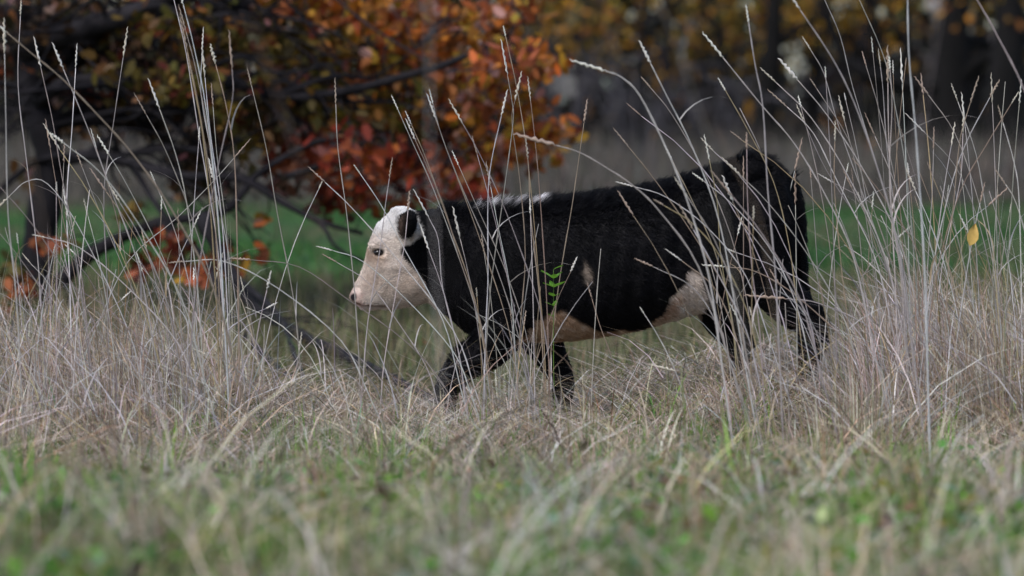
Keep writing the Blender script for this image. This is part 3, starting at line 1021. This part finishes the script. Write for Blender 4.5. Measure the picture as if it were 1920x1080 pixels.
    curl = np.stack([np.sin(root[:, 2] * 140 + root[:, 0] * 60), np.sin(root[:, 0] * 90), np.cos(root[:, 0] * 120 - root[:, 2] * 70)], 1)
    flow = flow + curl * np.where(fc, np.where(u < 725, .3, .10), .25)[:, None]
    flow -= fn * (flow * fn).sum(1)[:, None]
    d0 = fn * 0.40 + flow * 0.85 + rng.normal(0, .16, (nh, 3))
    d0 /= np.linalg.norm(d0, axis=1)[:, None]
    d1 = fn * 0.15 + flow * 0.95 + rng.normal(0, .22, (nh, 3)) + np.array([0, 0, -.15])
    d1 /= np.linalg.norm(d1, axis=1)[:, None]
    ln = np.where(fc, .0105, np.where(v > 650, .010, .014)) * rng.uniform(.6, 1.3, nh)
    up = sstep(.35, .97, fn[:, 2]) * (u > 815) * (u < 1490)
    ln = ln * (1 - up) + .038 * rng.uniform(.5, 1.5, nh) * up
    d0 = d0 * (1 - .4 * up[:, None]) + np.array([.15, 0, .6]) * up[:, None]
    ear = (np.abs(u - 768) < 27) & (np.abs(v - 421) < 29) & (np.abs(root[:, 1] - CY) > .075)
    ln = np.where(ear, .017 * rng.uniform(.5, 1.4, nh), ln)
    d1 = d1 * (1 - .45 * up[:, None]) + np.array([.1, 0, .45]) * up[:, None]
    tuft = (u > 1505) & (u < 1545) & (v > 560) & (v < 660)
    ln = np.where(tuft, .04, ln)
    ln = np.where((u < 675) & (v > 540), .004, ln)
    ln = np.where((np.abs(u - 711) < 13) & (np.abs(v - 472) < 9), .0015, ln)
    ln = np.where(v > 0, ln, ln)
    p1 = root + d0 * (ln * .5)[:, None]
    p2 = p1 + d1 * (ln * .55)[:, None]
    root = root - fn * .001
    pos = np.stack([root, p1, p2], 1) - org
    hcv = bpy.data.hair_curves.new('hair_coat')
    hcv.add_curves([3] * nh)
    hcv.points.foreach_set('position', pos.astype(np.float32).ravel())
    rad = (np.array([.00075, .0006, .00015])[None] * np.where(fc, .7, 1.0)[:, None]).astype(np.float32).ravel()
    ra = hcv.attributes.get('radius') or hcv.attributes.new('radius', 'FLOAT', 'POINT')
    ra.data.foreach_set('value', rad)
    ca = hcv.attributes.new('tint', 'FLOAT_COLOR', 'POINT')
    hc = (hc * np.exp(rng.normal(0, 1, (nh, 1)) * np.where(hc.mean(1) > .15, .20, .35)[:, None])).clip(.001, .85)
    h4 = np.ones((nh, 3, 4), np.float32)
    h4[:, :, :3] = hc[:, None, :] * np.array([.85, 1.0, 1.15])[None, :, None]
    ca.data.foreach_set('color', h4.ravel())
    hm, nt, N, L, B = node_mat('calf_coat')
    at_ = N.new('ShaderNodeAttribute')
    at_.attribute_name = 'tint'
    L.new(at_.outputs['Color'], B.inputs['Base Color'])
    B.inputs['Roughness'].default_value = 0.38
    B.inputs['Specular IOR Level'].default_value = 0.085
    ho = bpy.data.objects.new('hair_coat', hcv)
    COL.objects.link(ho)
    hcv.materials.append(hm)
    ho.parent = calf_o
    ho['kind'] = 'stuff'


calf()

# ------------------------------------------------------------------ tall dry grass stalks, one object each
PAL_STALK = [(5, (0.42, 0.39, 0.38)), (4, (0.32, 0.29, 0.275)), (2.5, (0.55, 0.53, 0.525)), (2, (0.29, 0.225, 0.175)), (1, (0.35, 0.28, 0.17))]
heads = []
for v in range(5):
    n = 13
    z = np.linspace(0, 0.066 + .008 * v, n)
    rr = np.array([.9, 2.2, 3.6, 2.4, 4.2, 2.6, 3.9, 2.2, 3.6, 1.9, 2.8, 1.6, .5]) * .001 * (0.92 + .08 * v)
    P = np.stack([.0022 * np.sin(np.arange(n) * 2.1 + v), .0022 * np.cos(np.arange(n) * 2.6 + v), z], 1)
    V, F = tube(P, rr, 6, .15)
    c = pick([(2, (0.55, 0.49, 0.44)), (2, (0.62, 0.58, 0.55)), (1, (0.45, 0.36, 0.29))], 1, .08)
    m = mesh_np('seed_head', V, F, np.repeat(c, len(V), 0), True)
    m.materials.append(M_DRY)
    heads.append(m)


blades = []
for v in range(6):
    q = ribbons(np.zeros((1, 3)), np.array([.16]), np.array([.005]), np.array([0.]), np.array([[.5, .9, 1.3, 1.6, .7, 2.0][v]]), pick(PAL_STALK, 1, .1), 6, [1.5, 1.8, 1.4, 1.2, 2.6, 1.1][v])
    m = mesh_np('leaf_blade', *q)
    m.materials.append(M_DRY)
    blades.append(m)


def describe(P, r, head, tone):
    """what sets a stalk apart: its tone, build, lean, and what its tip is seen against"""
    t, b = P[-1], P[0]
    u = 960 + t[0] / t[1] * FPX
    v = HORIZON + (CAM_H - t[2]) / t[1] * FPX
    ln = (t[0] - b[0]) / max(.1, t[2] - b[2])
    top = P[:, 2].max()
    lean = 'drooping' if top > t[2] + .02 else 'steeply slanted' if ln < -.55 else 'left-leaning' if ln < -.17 else 'upright' if ln < .14 else 'right-leaning'
    size = 'towering' if top - b[2] > 1.2 else 'tall' if top - b[2] > .95 else 'middling' if top - b[2] > .65 else 'short'
    side = 'left clump' if u < 330 else 'mid left clump' if u < 620 else 'calf head' if u < 800 else 'calf shoulder' if u < 1040 else 'calf middle' if u < 1250 else 'calf rump' if u < 1500 else 'big right clump' if u < 1760 else 'right edge'
    if v < 0:
        bd = 'top edge'
    elif v < 130:
        bd = 'dark oak limbs' if u < 400 else 'orange leaves' if u < 1040 else 'golden leaves'
    elif v < 235:
        bd = 'oak boughs' if u < 430 else 'rust leaves' if u < 1040 else 'bare shrubs' if u < 1400 else 'dark trunks'
    elif v < 370:
        bd = 'oak gaps' if u < 560 else 'dark red leaves' if u < 960 else 'grey weeds'
    elif 650 < u < 1500:
        bd = 'black hide' if u > 800 else 'white face'
    elif v < 520:
        bd = 'green strip'
    else:
        bd = 'thicket'
    return f"{size} {tone} {lean} {'seeded' if head else 'headless'} stalk by {side}, tip before {bd}", f"dry grass stalks by the {side}"


def stalk(P, label, group=None, r=0.0024, head=True, name='grass_stalk', cat='grass stalk'):
    """P: world polyline from ground to tip"""
    P = np.asarray(P, float)
    b = P[0].copy()
    r = r * .78
    rr = np.linspace(r * 1.15, r * .62, len(P))
    rr[[k for k in range(2, len(P) - 2, 4)]] *= 1.5          # nodes of the stem
    V, F = tube(P - b, rr, 5)
    c = pick(PAL_STALK, 1, .1)
    if group:
        label, group = describe(P, r, head, 'whitish' if c.mean() > .42 else 'tan' if c[0, 0] > 1.25 * c[0, 2] else 'grey')
    c = np.repeat(c, len(V), 0)
    o = link(name, mesh_np(name, V, F, c, True), M_DRY, loc=b)
    tag(o, label, cat, group)
    if head:
        d = Vector((P[-1] - P[-3]).tolist()).normalized()
        h = link('seed_head', heads[int(rng.integers(0, 5))], None, o)
        s = rng.uniform(.8, 1.25) * r / .0022
        h.matrix_local = Matrix.Translation(Vector((P[-1] - b).tolist())) @ d.to_track_quat('Z', 'Y').to_matrix().to_4x4() @ Matrix.Diagonal((s * rng.uniform(.7, 1.15), s * rng.uniform(.7, 1.15), s * rng.uniform(.6, 1.5), 1))
    if group and rng.uniform() < .45:
        k = int(len(P) * rng.uniform(.3, .7))
        lb = link('leaf_blade', blades[int(rng.integers(0, 6))], None, o)
        lb.location = P[k] - b
        lb.rotation_euler = (0, 0, rng.uniform(0, 6.28))
        z = rng.uniform(.7, 1.5)
        lb.scale = (z, z, z)
    return o


def px_stalk(pts, Y, label, group=None, r=0.0024, dY=0.0, head=True):
    """stalk through photo points listed tip first; carried on down to the ground"""
    n = len(pts)
    W = [at(p[0], p[1], Y + dY * k / max(1, n - 1)) for k, p in enumerate(pts)][::-1]
    W = [np.array(w) for w in W]
    p0, p1 = W[0], W[1]
    d = (p0 - p1) / (np.linalg.norm(p0 - p1) + 1e-9)
    d = d + np.array([0, 0, -.9])
    d /= np.linalg.norm(d)
    gzv = float(gz(p0[0], p0[1]))
    h = p0[2] - gzv
    if h > 0.02:
        L = h / max(.3, -d[2])
        f = p0 + d * L
        f[2] = float(gz(f[0], f[1])) - .02
        W = [f, p0 + d * L * .45] + W if h > .25 else [f] + W
    return stalk(catmull(W, 4 if n > 2 else 6), label, group, r, head)


G1 = ('thin dry stalk with pale seed head in front of the calf', 'dry stalks in front of the calf shoulder and neck')
fore = [[(747, 207), (775, 270), (815, 360), (880, 540), (905, 640)], [(772, 235), (800, 300), (835, 400), (890, 560)],
        [(812, 195), (830, 260), (870, 360), (930, 500), (975, 640)], [(818, 225), (845, 300), (890, 420), (950, 600)], [(868, 232), (900, 290), (950, 400), (1010, 570)],
        [(952, 143), (960, 190), (962, 230), (945, 360), (920, 540)], [(965, 190), (960, 230), (975, 340), (985, 480), (975, 620)],
        [(940, 218), (922, 300), (915, 370), (915, 520), (910, 640)], [(995, 190), (1003, 260), (1012, 360), (1025, 560)],
        [(860, 310), (900, 400), (945, 500), (985, 620)], [(895, 290), (930, 420), (960, 560), (985, 660)], [(780, 265), (830, 380), (860, 480), (900, 600)],
        [(730, 335), (722, 390), (712, 470), (690, 600)], [(675, 325), (715, 385), (760, 470), (830, 600)], [(610, 342), (660, 390), (740, 480), (850, 620)],
        [(765, 395), (758, 460), (740, 560), (720, 680)], [(805, 410), (822, 450), (830, 540), (860, 660)], [(990, 300), (1000, 400), (1010, 520), (1020, 640)],
        [(920, 350), (935, 430), (955, 530), (965, 640)], [(1110, 560), (1125, 610), (1150, 680)], [(625, 470), (680, 490), (760, 560), (850, 660)], [(632, 492), (690, 530), (750, 610), (800, 690)]]
for p in fore:
    px_stalk(p, rng.uniform(14.2, 14.75), *G1)
px_stalk([(630, 195), (634, 280), (650, 400), (664, 540), (672, 660)], 14.6, 'lone upright stalk with knobbly seed head left of the calf forehead', r=.0028)
px_stalk([(948, 68), (970, 170), (990, 300), (995, 400), (1012, 560)], 14.5, 'tallest stalk rising above the calf neck before the orange leaves', r=.0026)
px_stalk([(1095, 230), (1085, 300), (1072, 390), (1050, 520), (1035, 640)], 14.6, 'straight stalk leaning right across the front of the calf back', r=.0026)
px_stalk([(1135, 133), (1165, 145), (1200, 180), (1250, 280), (1290, 380), (1330, 520)], 12.9, 'thick hooked stalk arching left above the calf back', r=.0036)
px_stalk([(1042, 272), (1085, 285), (1130, 310), (1190, 350), (1240, 400), (1310, 500)], 13.3, 'long drooping stalk lying low across the calf back', r=.0036)
px_stalk([(15, 62), (60, 100), (120, 150), (190, 222), (250, 290), (320, 390), (400, 540)], 13.0, 'long slanting stalk crossing the upper left corner', r=.0038)
px_stalk([(470, 487), (560, 500), (650, 560), (760, 640), (830, 720)], 14.3, 'low arched stalk bending over toward the calf chin', r=.0022)
px_stalk([(1403, 43), (1415, 120), (1430, 200), (1440, 360), (1455, 520)], 13.4, 'tall upright stalk in front of the calf rump', r=.0034)
px_stalk([(1500, 20), (1560, 110), (1600, 190), (1640, 300), (1680, 440)], 13.2, 'tall thick stalk leaning left at the right of the pale gap', r=.0032)
px_stalk([(1700, -30), (1703, 100), (1715, 230), (1725, 360), (1735, 520)], 12.8, 'tall upright stalk running out of the top edge on the right', r=.0038)
px_stalk([(1790, -60), (1830, 0), (1870, 70), (1920, 170), (1975, 330)], 12.8, 'stalk slanting out of the top right corner', r=.0036)

G2 = ('pale bent stalk with fuzzy head across the calf hindquarters', 'dry stalks across the calf rump and flank')
rump = [[(1220, 165), (1260, 215), (1320, 320), (1370, 440), (1400, 560)], [(1220, 120), (1250, 180), (1300, 280), (1350, 420)], [(1180, 277), (1230, 340), (1300, 440), (1370, 560)],
        [(1245, 385), (1300, 420), (1350, 480), (1400, 580)], [(1355, 108), (1430, 200), (1490, 270), (1550, 370), (1600, 480)], [(1360, 170), (1400, 240), (1450, 340), (1480, 460)],
        [(1190, 350), (1250, 370), (1330, 430), (1400, 520)], [(1320, 340), (1370, 380), (1440, 460), (1490, 560)], [(1290, 370), (1340, 450), (1380, 560)], [(1260, 300), (1300, 380), (1340, 470), (1370, 580)],
        [(1330, 300), (1345, 380), (1352, 480), (1375, 620)], [(1400, 280), (1402, 380), (1410, 500), (1425, 620)], [(1300, 430), (1350, 520), (1400, 620)], [(1225, 500), (1300, 540), (1350, 620)],
        [(1375, 370), (1430, 440), (1500, 560)], [(1390, 330), (1440, 380), (1510, 470), (1580, 590)], [(1280, 490), (1340, 540), (1380, 630)], [(1360, 500), (1420, 510), (1500, 560), (1600, 660)],
        [(1475, 560), (1540, 570), (1640, 620)], [(1410, 440), (1470, 520), (1530, 620)]]
for p in rump:
    px_stalk(p, rng.uniform(13.1, 14.6), *G2, r=rng.uniform(.0022, .0034))

G3 = ('upright pale stalk with seed head in the big right clump', 'dry stalks of the tall right hand clump')
right = [[(1520, 95), (1545, 140), (1570, 230), (1620, 370), (1670, 520)], [(1650, 125), (1655, 170), (1665, 300), (1690, 480)], [(1668, 130), (1672, 200), (1668, 360), (1690, 520)], [(1674, 140), (1678, 230), (1690, 420), (1700, 560)],
         [(1664, 155), (1666, 260), (1672, 400), (1680, 540)], [(1740, 178), (1790, 250), (1830, 360), (1860, 480)], [(1795, 190), (1830, 290), (1850, 400), (1870, 520)], [(1855, 183), (1810, 270), (1780, 360), (1750, 500)],
         [(1895, 195), (1850, 270), (1800, 360), (1760, 500)], [(1880, 230), (1900, 300), (1910, 360), (1915, 500)], [(1735, 250), (1790, 310), (1830, 400), (1860, 520)], [(1750, 280), (1748, 360), (1740, 500)],
         [(1565, 265), (1565, 360), (1580, 520), (1590, 600)], [(1530, 165), (1590, 260), (1630, 370), (1680, 520)], [(1475, 200), (1525, 250), (1570, 340), (1640, 480)], [(1455, 155), (1520, 220), (1590, 330), (1660, 480)],
         [(1610, 0), (1650, 90), (1670, 160), (1700, 330)], [(1545, 0), (1575, 70), (1600, 170), (1650, 330), (1690, 480)], [(1495, 150), (1550, 215), (1620, 320), (1690, 460)], [(1805, 250), (1800, 340), (1770, 480)],
         [(1640, 255), (1680, 350), (1720, 480)], [(1510, 235), (1550, 320), (1620, 430), (1690, 560)], [(1885, 345), (1905, 380), (1930, 470)], [(1818, 195), (1800, 260), (1790, 360), (1780, 480)], [(1490, 320), (1480, 370), (1478, 440), (1500, 600)]]
for p in right:
    px_stalk(p, rng.uniform(13.9, 15.2), *G3, r=rng.uniform(.002, .0029))

px_stalk([(1838, 380), (1826, 436), (1812, 520), (1795, 640)], 14.22, 'slim stalk that holds up the yellow leaf on the right', r=.0022)
G4 = ('leaning pale stalk with seed head in the left thicket', 'dry stalks of the left hand thicket')
left = [[(120, 130), (165, 240), (210, 360), (260, 500)], [(143, 128), (135, 250), (125, 380), (130, 520)], [(78, 128), (100, 230), (118, 340), (150, 500)], [(232, 108), (212, 240), (195, 360), (200, 520)],
        [(405, 120), (425, 200), (440, 300), (445, 480)], [(436, 130), (436, 190), (405, 330), (370, 520)], [(472, 160), (500, 280), (520, 400), (550, 560)], [(300, 205), (330, 290), (350, 380), (370, 540)],
        [(275, 215), (310, 280), (350, 380), (400, 540)], [(155, 315), (180, 380), (230, 500), (280, 620)], [(95, 280), (110, 370), (140, 520)], [(120, 268), (190, 325), (260, 420), (340, 560)], [(205, 290), (240, 350), (300, 470), (350, 600)],
        [(440, 295), (400, 340), (330, 410), (240, 490)], [(200, 360), (240, 420), (300, 530), (330, 640)], [(225, 380), (265, 450), (310, 560)], [(0, 350), (60, 420), (140, 540), (200, 660)], [(85, 445), (150, 465), (240, 540), (330, 640)],
        [(345, 490), (420, 490), (520, 540), (640, 640)], [(20, 365), (50, 340), (90, 345), (150, 430), (240, 620)], [(560, 660), (555, 700), (550, 780)], [(290, 340), (330, 440), (360, 560)], [(405, 520), (385, 600), (375, 700)],
        [(345, 10), (365, 90), (388, 210), (410, 420)], [(350, 60), (368, 130), (392, 260), (412, 460)], [(380, 95), (378, 180), (398, 300), (412, 450)], [(385, 145), (395, 250), (415, 400), (425, 560)], [(352, 95), (375, 210), (400, 380), (410, 540)],
        [(360, 140), (380, 250), (395, 400), (405, 560)], [(325, -10), (350, 100), (375, 260), (405, 440)], [(400, 200), (408, 300), (425, 440), (430, 600)], [(40, 30), (35, 160), (50, 300), (70, 480)], [(10, 100), (12, 240), (15, 400), (30, 560)]]
for p in left:
    px_stalk(p, rng.uniform(13.4, 15.0), *G4, r=rng.uniform(.002, .003))

soft = [([(800, -80), (806, 100), (806, 260), (815, 420)], 6.9, 'blurred upright stalk nearest the camera crossing the orange leaves above the calf head'),
        ([(470, 40), (520, 180), (560, 300), (600, 460)], 6.7, 'blurred stalk slanting down right across the oak crown left of centre'),
        ([(1200, -60), (1260, 60), (1300, 180), (1345, 330)], 7.4, 'blurred slanting stalk above the calf back against the golden leaves'),
        ([(1770, -60), (1755, 60), (1735, 180), (1715, 330)], 7.0, 'blurred stalk leaning right before the thick black trunk'),
        ([(60, 300), (80, 420), (110, 560)], 7.2, 'blurred short stalk in front of the oak trunk'),
        ([(1340, 240), (1420, 400), (1450, 560)], 8.4, 'blurred broad stalk crossing the calf hip'),
        ([(1640, 540), (1560, 660), (1500, 760)], 8.6, 'blurred stalk leaning right at the foot of the right clump')]
for p, Y, lab in soft:
    px_stalk(p, Y, lab, None, r=.0012, head=False)

# fans of further stalks
def fan(cx, Y, n, spread, h0, h1, leanx, label, group, r=(.0016, .0026)):
    for i in range(n):
        bx = (cx + rng.normal(0, spread) - 960) * Y / FPX
        by = Y + rng.normal(0, .35)
        b = np.array([bx, by, float(gz(bx, by)) - .02])
        h = rng.uniform(h0, h1)
        dx = rng.normal(leanx, .16) * h / 1.0
        tip = b + np.array([dx, rng.normal(0, .12), h])
        mid = b + np.array([dx * .22, 0, h * .6])
        if rng.uniform() < .18:
            tip = tip + np.array([np.sign(dx) * .18, 0, -.18])
        stalk(bezier2(b, mid, tip, 9), label, group, rng.uniform(*r), rng.uniform() < .8)


fan(1690, 14.7, 34, 90, .7, 1.25, -.16, *G3)
fan(1850, 14.9, 16, 60, .6, 1.15, -.08, *G3)
fan(330, 14.5, 32, 130, .55, 1.1, -.06, *G4)
fan(90, 14.6, 16, 90, .5, 1.05, .02, *G4)
fan(980, 14.4, 16, 60, .45, .9, -.08, *G1)
fan(1420, 14.2, 20, 60, .4, .85, -.14, *G2)


# ------------------------------------------------------------------ dry grass thickets, meadow foreground (stuff)
PAL_DRY = [(5, (0.47, 0.375, 0.30)), (4, (0.60, 0.515, 0.45)), (3, (0.30, 0.22, 0.165)), (2.5, (0.22, 0.13, 0.08)), (2, (0.62, 0.58, 0.55)), (2, (0.33, 0.28, 0.12)), (1.2, (0.11, 0.09, 0.045)), (1.3, (0.14, 0.20, 0.04))]


def density_field(px):
    d = 0.16 + 1.0 * sstep(560, 400, px) + 1.15 * sstep(1500, 1680, px)
    d = d + .45 * np.exp(-((px - 965) / 90) ** 2) + .45 * np.exp(-((px - 1410) / 50) ** 2) + .25 * np.exp(-((px - 780) / 70) ** 2)
    return d


def tufts(cx, cy, per, rad, hmean, pal, w, lean_mu=.35, lean_sd=.3, az_mu=None, colj=.12, share=.75):
    """tufts of blades: blades of a tuft share their lean, height and colour"""
    k = len(cx)
    cnt = rng.poisson(per, k) + 2
    i = np.repeat(np.arange(k), cnt)
    n = len(i)
    x = cx[i] + rng.normal(0, 1, n) * rad
    y = cy[i] + rng.normal(0, 1, n) * rad
    taz = rng.uniform(0, 6.28, k) if az_mu is None else np.where(rng.uniform(0, 1, k) < share, rng.normal(az_mu, .6, k), rng.uniform(0, 6.28, k))
    out = np.arctan2(y - cy[i], x - cx[i])
    az = np.where(rng.uniform(0, 1, n) < .55, taz[i] + rng.normal(0, .6, n), out)
    hm = np.broadcast_to(hmean, (k,)) * np.exp(rng.normal(0, .28, k))
    h = (hm[i] * rng.uniform(.35, 1.25, n)).clip(.03, 1.0)
    tl = np.abs(rng.normal(lean_mu, lean_sd, k))
    le = (tl[i] * rng.uniform(.4, 1.5, n)).clip(0, 2.4)
    tc = pick(pal, k, .30)
    c = (tc[i] * .72 + pick(pal, n, .12) * .28) * np.exp(rng.normal(0, colj, (n, 1)))
    P = np.stack([x, y, gz(x, y) - .01], 1)
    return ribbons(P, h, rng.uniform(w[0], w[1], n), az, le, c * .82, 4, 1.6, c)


k = 4300
y = rng.uniform(12.0, 16.9, k)
px = rng.uniform(-160, 2080, k)
dn = density_field(px)
front = 13.4 + 2.4 * np.array([noise.noise(Vector(((a - 960) * .0046, b * .5, 7.7))) for a, b in zip(px, y)])
keep = (rng.uniform(0, 1.45, k) < dn) & (y > front)
calfzone = (px > 800) & (px < 1560) & (np.abs(y - CY) < .30)
behind = (px > 640) & (px < 1500) & (y > 15.4) & (rng.uniform(0, 1, k) < .85)
keep &= ~calfzone & ~behind
y, px, dn = y[keep], px[keep], dn[keep]
x = (px - 960) * y / FPX
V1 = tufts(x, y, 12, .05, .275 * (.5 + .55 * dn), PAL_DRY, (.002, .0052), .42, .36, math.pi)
# bent and broken stems lying through the thickets
k = 2600
y2 = rng.uniform(13.2, 16.4, k)
px2 = rng.uniform(-160, 2080, k)
keep = (rng.uniform(0, 1.3, k) < density_field(px2)) & ~((px2 > 780) & (px2 < 1560) & (y2 > 14.8))
y2, px2 = y2[keep], px2[keep]
k = len(y2)
x2 = (px2 - 960) * y2 / FPX
c2 = pick(PAL_STALK, k, .18)
V3 = ribbons(np.stack([x2, y2, gz(x2, y2) + rng.uniform(0, .22, k)], 1), rng.uniform(.18, .55, k), rng.uniform(.0025, .0055, k), np.where(rng.uniform(0, 1, k) < .6, rng.normal(math.pi, .7, k), rng.uniform(0, 6.28, k)), rng.uniform(.5, 1.9, k), c2, 4, 1.25, c2)
# thin flattened litter
m = 16000
y = rng.uniform(12.6, 16.6, m)
px = rng.uniform(-160, 2080, m)
front = 13.3 + 2.0 * np.array([noise.noise(Vector(((a - 960) * .004, b * .5, 17.7))) for a, b in zip(px, y)])
y, px = y[y > front], px[y > front]
m = len(y)
x = (px - 960) * y / FPX
co = pick(PAL_DRY, m, .16)
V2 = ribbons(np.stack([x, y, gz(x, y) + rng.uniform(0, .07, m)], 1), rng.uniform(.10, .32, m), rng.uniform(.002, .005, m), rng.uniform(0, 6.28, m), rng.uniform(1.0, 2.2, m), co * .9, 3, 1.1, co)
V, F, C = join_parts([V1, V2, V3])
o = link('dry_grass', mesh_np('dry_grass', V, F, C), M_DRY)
tag(o, 'dense pale dry grass in thickets around the calf', 'dry grass', kind='stuff')

# foreground meadow: green blades, straw, broad little leaves
def nearfield(n, y0, y1):
    y = rng.uniform(y0, y1, n)
    x = rng.uniform(-1, 1, n) * (y * 0.155)
    return x, y


def patch(x, y, f, s):
    return np.array([noise.noise(Vector((a * f, b * f, s))) for a, b in zip(x, y)])


k = 5400
x, y = nearfield(k, 7.0, 14.7)
pt = .65 * patch(x, y, 1.5, 3.1) + .75 * patch(x, y, 4.2, 8.1)
keep = rng.uniform(-.42, .42, k) < pt * 1.9 + .08
x, y = x[keep], y[keep]
PAL_G = [(5, (0.10, 0.26, 0.018)), (4, (0.17, 0.30, 0.035)), (2, (0.04, 0.13, 0.03)), (3, (0.23, 0.29, 0.11)), (3, (0.13, 0.30, 0.012)), (1, (0.14, 0.24, 0.16)), (2, (0.035, 0.05, 0.012))]
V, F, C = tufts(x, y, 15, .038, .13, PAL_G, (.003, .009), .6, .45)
o = link('green_grass', mesh_np('green_grass', V, F, C), M_GREEN)
tag(o, 'short green grass blades growing through the foreground straw', 'grass', kind='stuff')

PAL_S = [(4, (0.52, 0.43, 0.335)), (3.5, (0.64, 0.57, 0.50)), (2, (0.33, 0.24, 0.16)), (2.5, (0.16, 0.085, 0.05)), (2, (0.38, 0.34, 0.17)), (.8, (0.42, 0.24, 0.12)), (1.6, (0.06, 0.035, 0.03)), (.8, (0.50, 0.49, 0.47))]
k = 2200
x, y = nearfield(k, 7.0, 14.5)
pt = -.65 * patch(x, y, 1.5, 3.1) - .75 * patch(x, y, 4.2, 8.1)
keep = rng.uniform(-.45, .45, k) < pt * 1.5 + .08
x, y = x[keep], y[keep]
S1 = tufts(x, y, 13, .045, .16, PAL_S, (.0025, .007), 1.0, .65)
# flattened mats lying every which way
k = 700
x, y = nearfield(k, 7.0, 14.6)
S2 = tufts(x, y, 9, .05, .30, PAL_S, (.003, .008), 1.7, .5)
V, F, C = join_parts([S1, S2])
o = link('straw', mesh_np('straw', V, F, C), M_DRY)
tag(o, 'bleached straw and dead blades lying in the foreground meadow', 'straw', kind='stuff')

n = 2600
x, y = nearfield(n, 7.2, 12.0)
pt = patch(x, y, 1.6, 9.0)
keep = pt > .04
x, y = x[keep], y[keep]
k = 3
P = np.repeat(np.stack([x, y, gz(x, y)], 1), k, 0) + rng.normal(0, 1, (len(x) * k, 3)) * (.035, .035, .03) + (0, 0, .085)
Q_ = leaf_quads(P, rng.uniform(.02, .055, len(P)), pick([(4, (0.06, 0.20, 0.02)), (2, (0.12, 0.24, 0.02)), (1, (0.24, 0.22, .03)), (.35, (0.22, 0.12, 0.05)), (.8, (.12, .2, .14)), (1.6, (.05, .03, .02)), (.4, (.26, .22, .12))], len(P), .3))
o = link('clover', mesh_np('clover', *Q_[:2], Q_[2]), M_GREEN)
tag(o, 'small broad green leaves low in the foreground meadow', 'clover', kind='stuff')


# ------------------------------------------------------------------ small single plants and leaves
def simple_leaf(L, w, cup=.1):
    t = np.linspace(0, 1, 6)
    ww = w * np.sin(np.pi * t ** .8) * .5
    V = []
    for a, b in zip(t, ww):
        V += [(-b, a * L, cup * b), (0, a * L, -.1 * L * a * a), (b, a * L, cup * b)]
    F = []
    for i in range(5):
        F += [(i * 3, i * 3 + 1, i * 3 + 4, i * 3 + 3), (i * 3 + 1, i * 3 + 2, i * 3 + 5, i * 3 + 4)]
    return np.array(V), np.array(F)


def sprig():
    b = at(1046, 640, 14.5)
    b[2] = float(gz(b[0], b[1]))
    root = bpy.data.objects.new('green_sprig', None)
    COL.objects.link(root)
    root.location = b
    tag(root, 'small bright green leafy sprig against the calf black side', 'plant')
    top = at(1038, 505, 14.5) - b
    Q = catmull([(0, 0, 0), top * (.9, 1, .4), top * (1.0, 1, .75), top], 5)
    V, F = tube(Q, np.linspace(.002, .0008, len(Q)), 5)
    link('stem', mesh_np('stem', V, F, np.tile((.12, .22, .04), (len(V), 1)), True), M_GREEN, root)
    LV, LF = simple_leaf(.030, .020)
    me = mesh_np('leaf', LV, LF, np.tile((0.16, 0.36, 0.04), (len(LV), 1)), True)
    me.materials.append(M_GREEN)
    for i in range(13):
        t = 1 - .30 * (i / 13) ** 1.1
        p = Q[int(t * (len(Q) - 1))]
        a = i * 2.4
        d = Vector((math.cos(a), math.sin(a) * .7 - .3, .5)).normalized()
        o = link('leaf', me, None, root)
        o.matrix_local = Matrix.Translation(Vector(p.tolist())) @ d.to_track_quat('Y', 'Z').to_matrix().to_4x4() @ Matrix.Scale(rng.uniform(.8, 1.6) * (1.25 if i < 7 else .8), 4)


sprig()


def single_leaf(px, py, Y, L, w, col, rot, label):
    V, F = simple_leaf(L, w, .3)
    V = V - (0, L / 2, 0)
    o = link('fallen_leaf', mesh_np('fallen_leaf', V, F, np.tile(col, (len(V), 1)), True), M_LEAF)
    o.location = at(px, py, Y)
    o.rotation_euler = rot
    tag(o, label, 'leaf')


single_leaf(1824, 440, 14.2, .085, .042, (0.55, 0.36, 0.10), (math.radians(75), math.radians(20), 0.2), 'yellow leaf caught upright in the right hand stalks')
